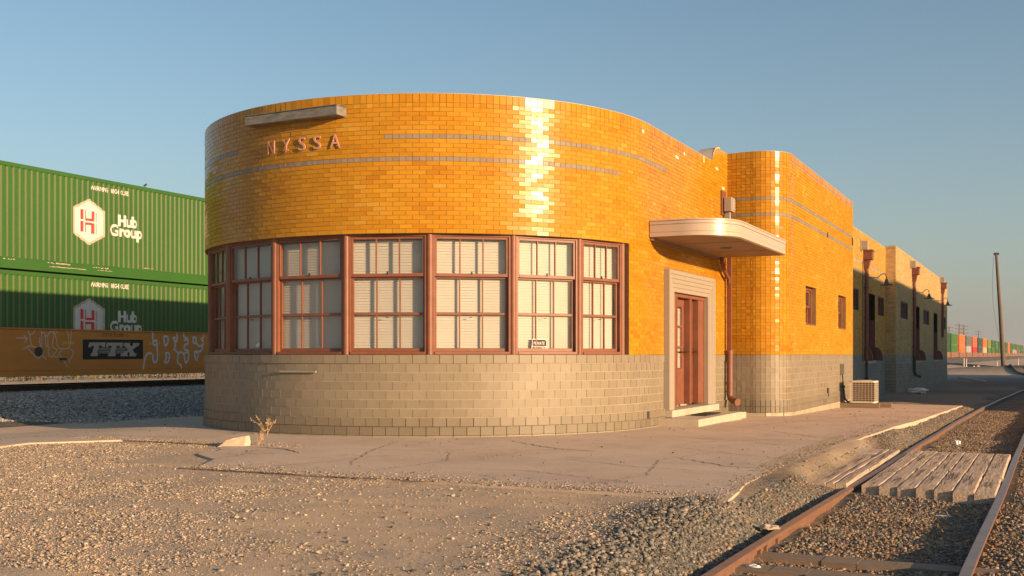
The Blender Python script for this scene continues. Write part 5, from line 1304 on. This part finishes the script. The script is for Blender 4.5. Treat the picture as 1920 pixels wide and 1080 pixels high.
for px, D, h, lab in ((1807, 105, 1.0, 'left white marker post of the pair near the distant switch'), (1811.5, 104, .85, 'right white marker post of the pair near the distant switch'), (1869, 118, .8, 'white marker post just left of the leaning pole'), (1908.5, 120, 1.05, 'white marker post right of the leaning pole')):
    x, y = at(px, D); z = gz(x, y); mb = MB(); mb.tube([(x, y, z-.2), (x, y, z+h)], .075, 8); mb.tube([(x, y, z+h), (x, y, z+h+.1)], [.11, .03], 8); tag(mb.build('marker_post', M['white']), lab, 'post', 'white marker posts in the yard')
for px, D, L_, a, lab in ((1827, 108, 1.8, 2.6, 'pale log lying on the dark mound in the distance'), (1835, 106, 1.7, 1.9, 'thin pale board leaning by the distant log'), (1797, 62, 1.6, .5, 'pale board lying in the shade beside the far corner of the station')):
    x, y = at(px, D); z = gz(x, y)+.1; mb = MB(); mb.tube([(x, y, z+.25), (x+math.cos(a)*L_, y+math.sin(a)*L_, z)], .16 if 'log' in lab else .06, 8); tag(mb.build('log' if 'log' in lab else 'board', M['spall']), lab, 'timber')
# litter
def crumple(px, py, z, s_, lab, mat='litter', name='litter', cat_='litter'):
    D = FPX*(CAMZ-z)/(py-665); x, y = at(px, D); z = max(z, gz(x, y)) if not onpad(np.array([x]), np.array([y]))[0] else float(zpad(y))
    b = bmesh.new(); bmesh.ops.create_icosphere(b, subdivisions=3, radius=1)
    sd = random.random()*50
    for v in b.verts:
        k = 1+.55*mnoise.noise(v.co*1.9+Vector((sd, 0, 0)))+.25*mnoise.noise(v.co*5+Vector((sd, 3, 0)))
        v.co = Vector((v.co.x*s_[0], v.co.y*s_[1], v.co.z*s_[2]))*k
    zm = min(v.co.z for v in b.verts)
    for v in b.verts: v.co += Vector((x, y, z-zm-.004))
    me = bpy.data.meshes.new(name); b.to_mesh(me); b.free(); me.materials.append(M[mat]); o = bpy.data.objects.new(name, me); COL.objects.link(o); tag(o, lab, cat_)
crumple(1722, 739, -.35, (.34, .2, .12), 'crumpled white plastic bag lying in the shade below the far wing', name='plastic_bag', cat_='bag')
crumple(1793, 835, -.25, (.06, .04, .04), 'small white crumpled wrapper beyond the siding rail')
crumple(1444, 993, -.2, (.075, .05, .022), 'flat pale stone on the dark ballast heap', 'spall', 'stone', 'stone')
crumple(1768, 970, -.3, (.08, .015, .008), 'thin white paper strip lying between the siding rails')
crumple(1414, 1068, -.28, (.05, .03, .02), 'small pale scrap beside the siding rail at the bottom edge')
crumple(1628, 852, -.18, (.10, .04, .012), 'flat white scrap beside the crossing boards')
crumple(1018, 998, -.05, (.045, .03, .03), 'fist-sized dark stone lying on the dirt in the foreground', 'stone', 'stone', 'stone') if False else None
# broken concrete chunk and dry weeds
b = bmesh.new(); pts = [(-10.16, 11.92, -.02), (-9.80, 12.06, .0), (-9.78, 12.16, .0), (-10.10, 12.12, -.02), (-9.98, 11.98, .10), (-9.80, 12.08, .135), (-9.79, 12.15, .13), (-10.02, 12.08, .10)]
vs = [b.verts.new(p) for p in pts]
for q in ((3, 2, 1, 0), (4, 5, 6, 7), (0, 1, 5, 4), (1, 2, 6, 5), (2, 3, 7, 6), (3, 0, 4, 7)): b.faces.new([vs[i] for i in q])
bmesh.ops.subdivide_edges(b, edges=b.edges[:], cuts=3, use_grid_fill=True)
for v in b.verts: v.co += Vector((mnoise.noise(v.co*14), mnoise.noise(v.co*14+Vector((9, 0, 0))), mnoise.noise(v.co*14+Vector((0, 9, 0)))))*.014
me = bpy.data.meshes.new('concrete_chunk'); b.to_mesh(me); b.free(); me.materials.append(M['spall']); o = bpy.data.objects.new('concrete_chunk', me); COL.objects.link(o); tag(o, 'broken concrete chunk tipped up at the edge of the cracked slab', 'rubble')
def weed(x, y, z, n, h, lab, group=None, green=False):
    mb = MB()
    for i in range(n):
        a = random.uniform(0, 6.28); L_ = h*random.uniform(.5, 1); lean = random.uniform(.3, 1.1)
        P = [(x, y, z-.01)]
        for k in range(1, 7):
            t = k/6; P.append((x+math.cos(a)*L_*lean*t*.8, y+math.sin(a)*L_*lean*t*.8, z+L_*(t-.45*lean*t*t)))
        mb.tube(P, [.0035, .003, .003, .0025, .002, .0018, .0012], 4)
        for q in range(9):
            t = random.uniform(.6, 1); k = min(5, int(t*6)); p = Vector(P[k]).lerp(Vector(P[k+1]), t*6-k) if k < 6 else Vector(P[6]); d = Vector((random.uniform(-1, 1), random.uniform(-1, 1), random.uniform(-.6, 1)))*.03
            mb.face([p, p+d, p+d+Vector((.006, 0, -.008)), p+Vector((.004, .004, 0))])
    tag(mb.build('dry_weed', M['dryweed']), lab, 'weed', group)
weed(-9.72, 12.25, 0, 8, .30, 'dry straw-coloured weed growing beside the tipped concrete chunk'); weed(-10.9, 13.95, 0, 9, .42, 'tall dry weed growing at the foot of the rounded grey wall')
mb = MB()
for i in range(260):
    x = random.gauss(-11.0, .35); y = random.gauss(12.25, .06); L_ = random.uniform(.02, .05); a = random.uniform(0, 6.28); z = gz(x, y)+.01
    mb.face([(x, y, z), (x+.004, y+.002, z), (x+math.cos(a)*.02, y+math.sin(a)*.02, z+L_)], c=random.choice([(.16, .15, .05), (.28, .22, .10), (.10, .11, .04)]))
tag(mb.build('low_grass', M['leaf']), 'sparse low grass along the broken slab edge', 'grass', kind='stuff')
# scrub, posts and pale sheds beyond the train, seen under the wagon
def shrub(x, y, w, h, lab, grp='bushes beyond the freight train'):
    mb = MB()
    for i in range(420):
        a = random.uniform(0, 6.28); r_ = random.random()**.5; z = random.random()**.7; rr_ = w*r_*(1-.5*z*z)*(1+.35*math.sin(3*a+x))
        p = Vector((x+math.cos(a)*rr_, y+math.sin(a)*rr_, gz(x, y)+z*h*(1-.25*r_))); d1 = Vector((random.uniform(-1, 1), random.uniform(-1, 1), random.uniform(-1, 1)))*.16; d2 = Vector((random.uniform(-1, 1), random.uniform(-1, 1), random.uniform(-1, 1)))*.12
        k = random.uniform(.6, 1.3); mb.face([p, p+d1, p+d1+d2, p+d2], c=(.11*k, .12*k, .045*k))
    r0 = empty('shrub', (x, y, gz(x, y))); tag(r0, lab, 'bush', grp); mb.build('foliage', M['leaf'], r0)
    mb = MB(); mb.tube([(x, y, gz(x, y)-.1), (x, y, gz(x, y)+h*.5)], [.05, .02], 6); mb.build('stem', M['pole_wood'], r0)
for i, (px, D, w, h, lab) in enumerate(((45, 62, 1.2, .9, 'small bush seen under the wagon at the left edge of the photo'), (158, 66, 1.8, 1.1, 'olive bush seen under the wagon below the logo panel'), (205, 70, 2.4, 1.3, 'wide olive bush seen under the wagon right of the logo panel'), (260, 68, 2.2, 1.2, 'bush seen under the wagon between the logo and the looping tag'), (315, 72, 2.6, 1.3, 'green bush seen under the looping graffiti tag'), (365, 70, 2.2, 1.3, 'green bush seen under the wagon next to the station corner'))):
    x, y = at(px, D); shrub(x, y, w, h, lab)
mb = MB()
fe = empty('fence', (*at(100, 60), -.1)); tag(fe, 'low post and wire fence beyond the freight train', 'fence')
fp0, fp1 = at(-60, 58), at(400, 62)
for i in range(15):
    t = i/14; x, y = fp0[0]+(fp1[0]-fp0[0])*t, fp0[1]+(fp1[1]-fp0[1])*t; mb = MB(); mb.tube([(x, y, gz(x, y)-.2), (x, y, gz(x, y)+1.3)], .05, 6); mb.build('post', M['pole_wood'], fe)
for z in (.4, .8, 1.2): mb = MB(); mb.tube([(*fp0, z-.1), (*fp1, z-.1)], .006, 4); mb.build('wire', M['dark_metal'], fe)
# the steel warehouse across the siding, outside the frame to the right, that shades the rear wings
wh = empty('warehouse', (20, 58, -.36)); tag(wh, 'long grey steel warehouse across the siding, right of the photo', 'building')
mb = MB(); mb.box(14, 26, 31, 88, -.4, 8.25); mb.build('wall', M['shed'], wh)
mb = MB(); k = len(mb.v); mb.v += [(13.8, 30.8, 8.251), (26.2, 30.8, 8.251), (26.2, 88.2, 8.251), (13.8, 88.2, 8.251), (20, 30.8, 9.1), (20, 88.2, 9.1)]
for q in ((0, 1, 4), (3, 5, 2), (0, 4, 5, 3), (1, 2, 5, 4), (0, 3, 2, 1)): mb.f.append(q); mb.c.append(None); mb.m.append(0)
mb.build('roof', M['shed'], wh)
mb = MB()
for y in (38, 52, 66, 80): mb.box(13.96, 13.999, y-2, y+2, -.3, 4)
mb.build('door', M['maroon'], wh)

# dusty evening air round the whole place
mb = MB(); mb.box(-4200, 4200, -600, 7200, -2.2, 15.5)
hz = mb.build('haze', mk('air', (1, 1, 1))); N = hz.data.materials[0].node_tree.nodes; L = hz.data.materials[0].node_tree.links
for l in list(L):
    if l.to_node.type == 'OUTPUT_MATERIAL': L.remove(l)
N.remove(N['Principled BSDF'])
pv = N.new('ShaderNodeVolumePrincipled'); pv.inputs['Color'].default_value = (.86, .84, .86, 1); pv.inputs['Density'].default_value = .00035; pv.inputs['Anisotropy'].default_value = .2
L.new(pv.outputs[0], N['Material Output'].inputs['Volume']); tag(hz, kind='stuff'); hz['label'] = 'thin dusty evening haze over the rail yard'
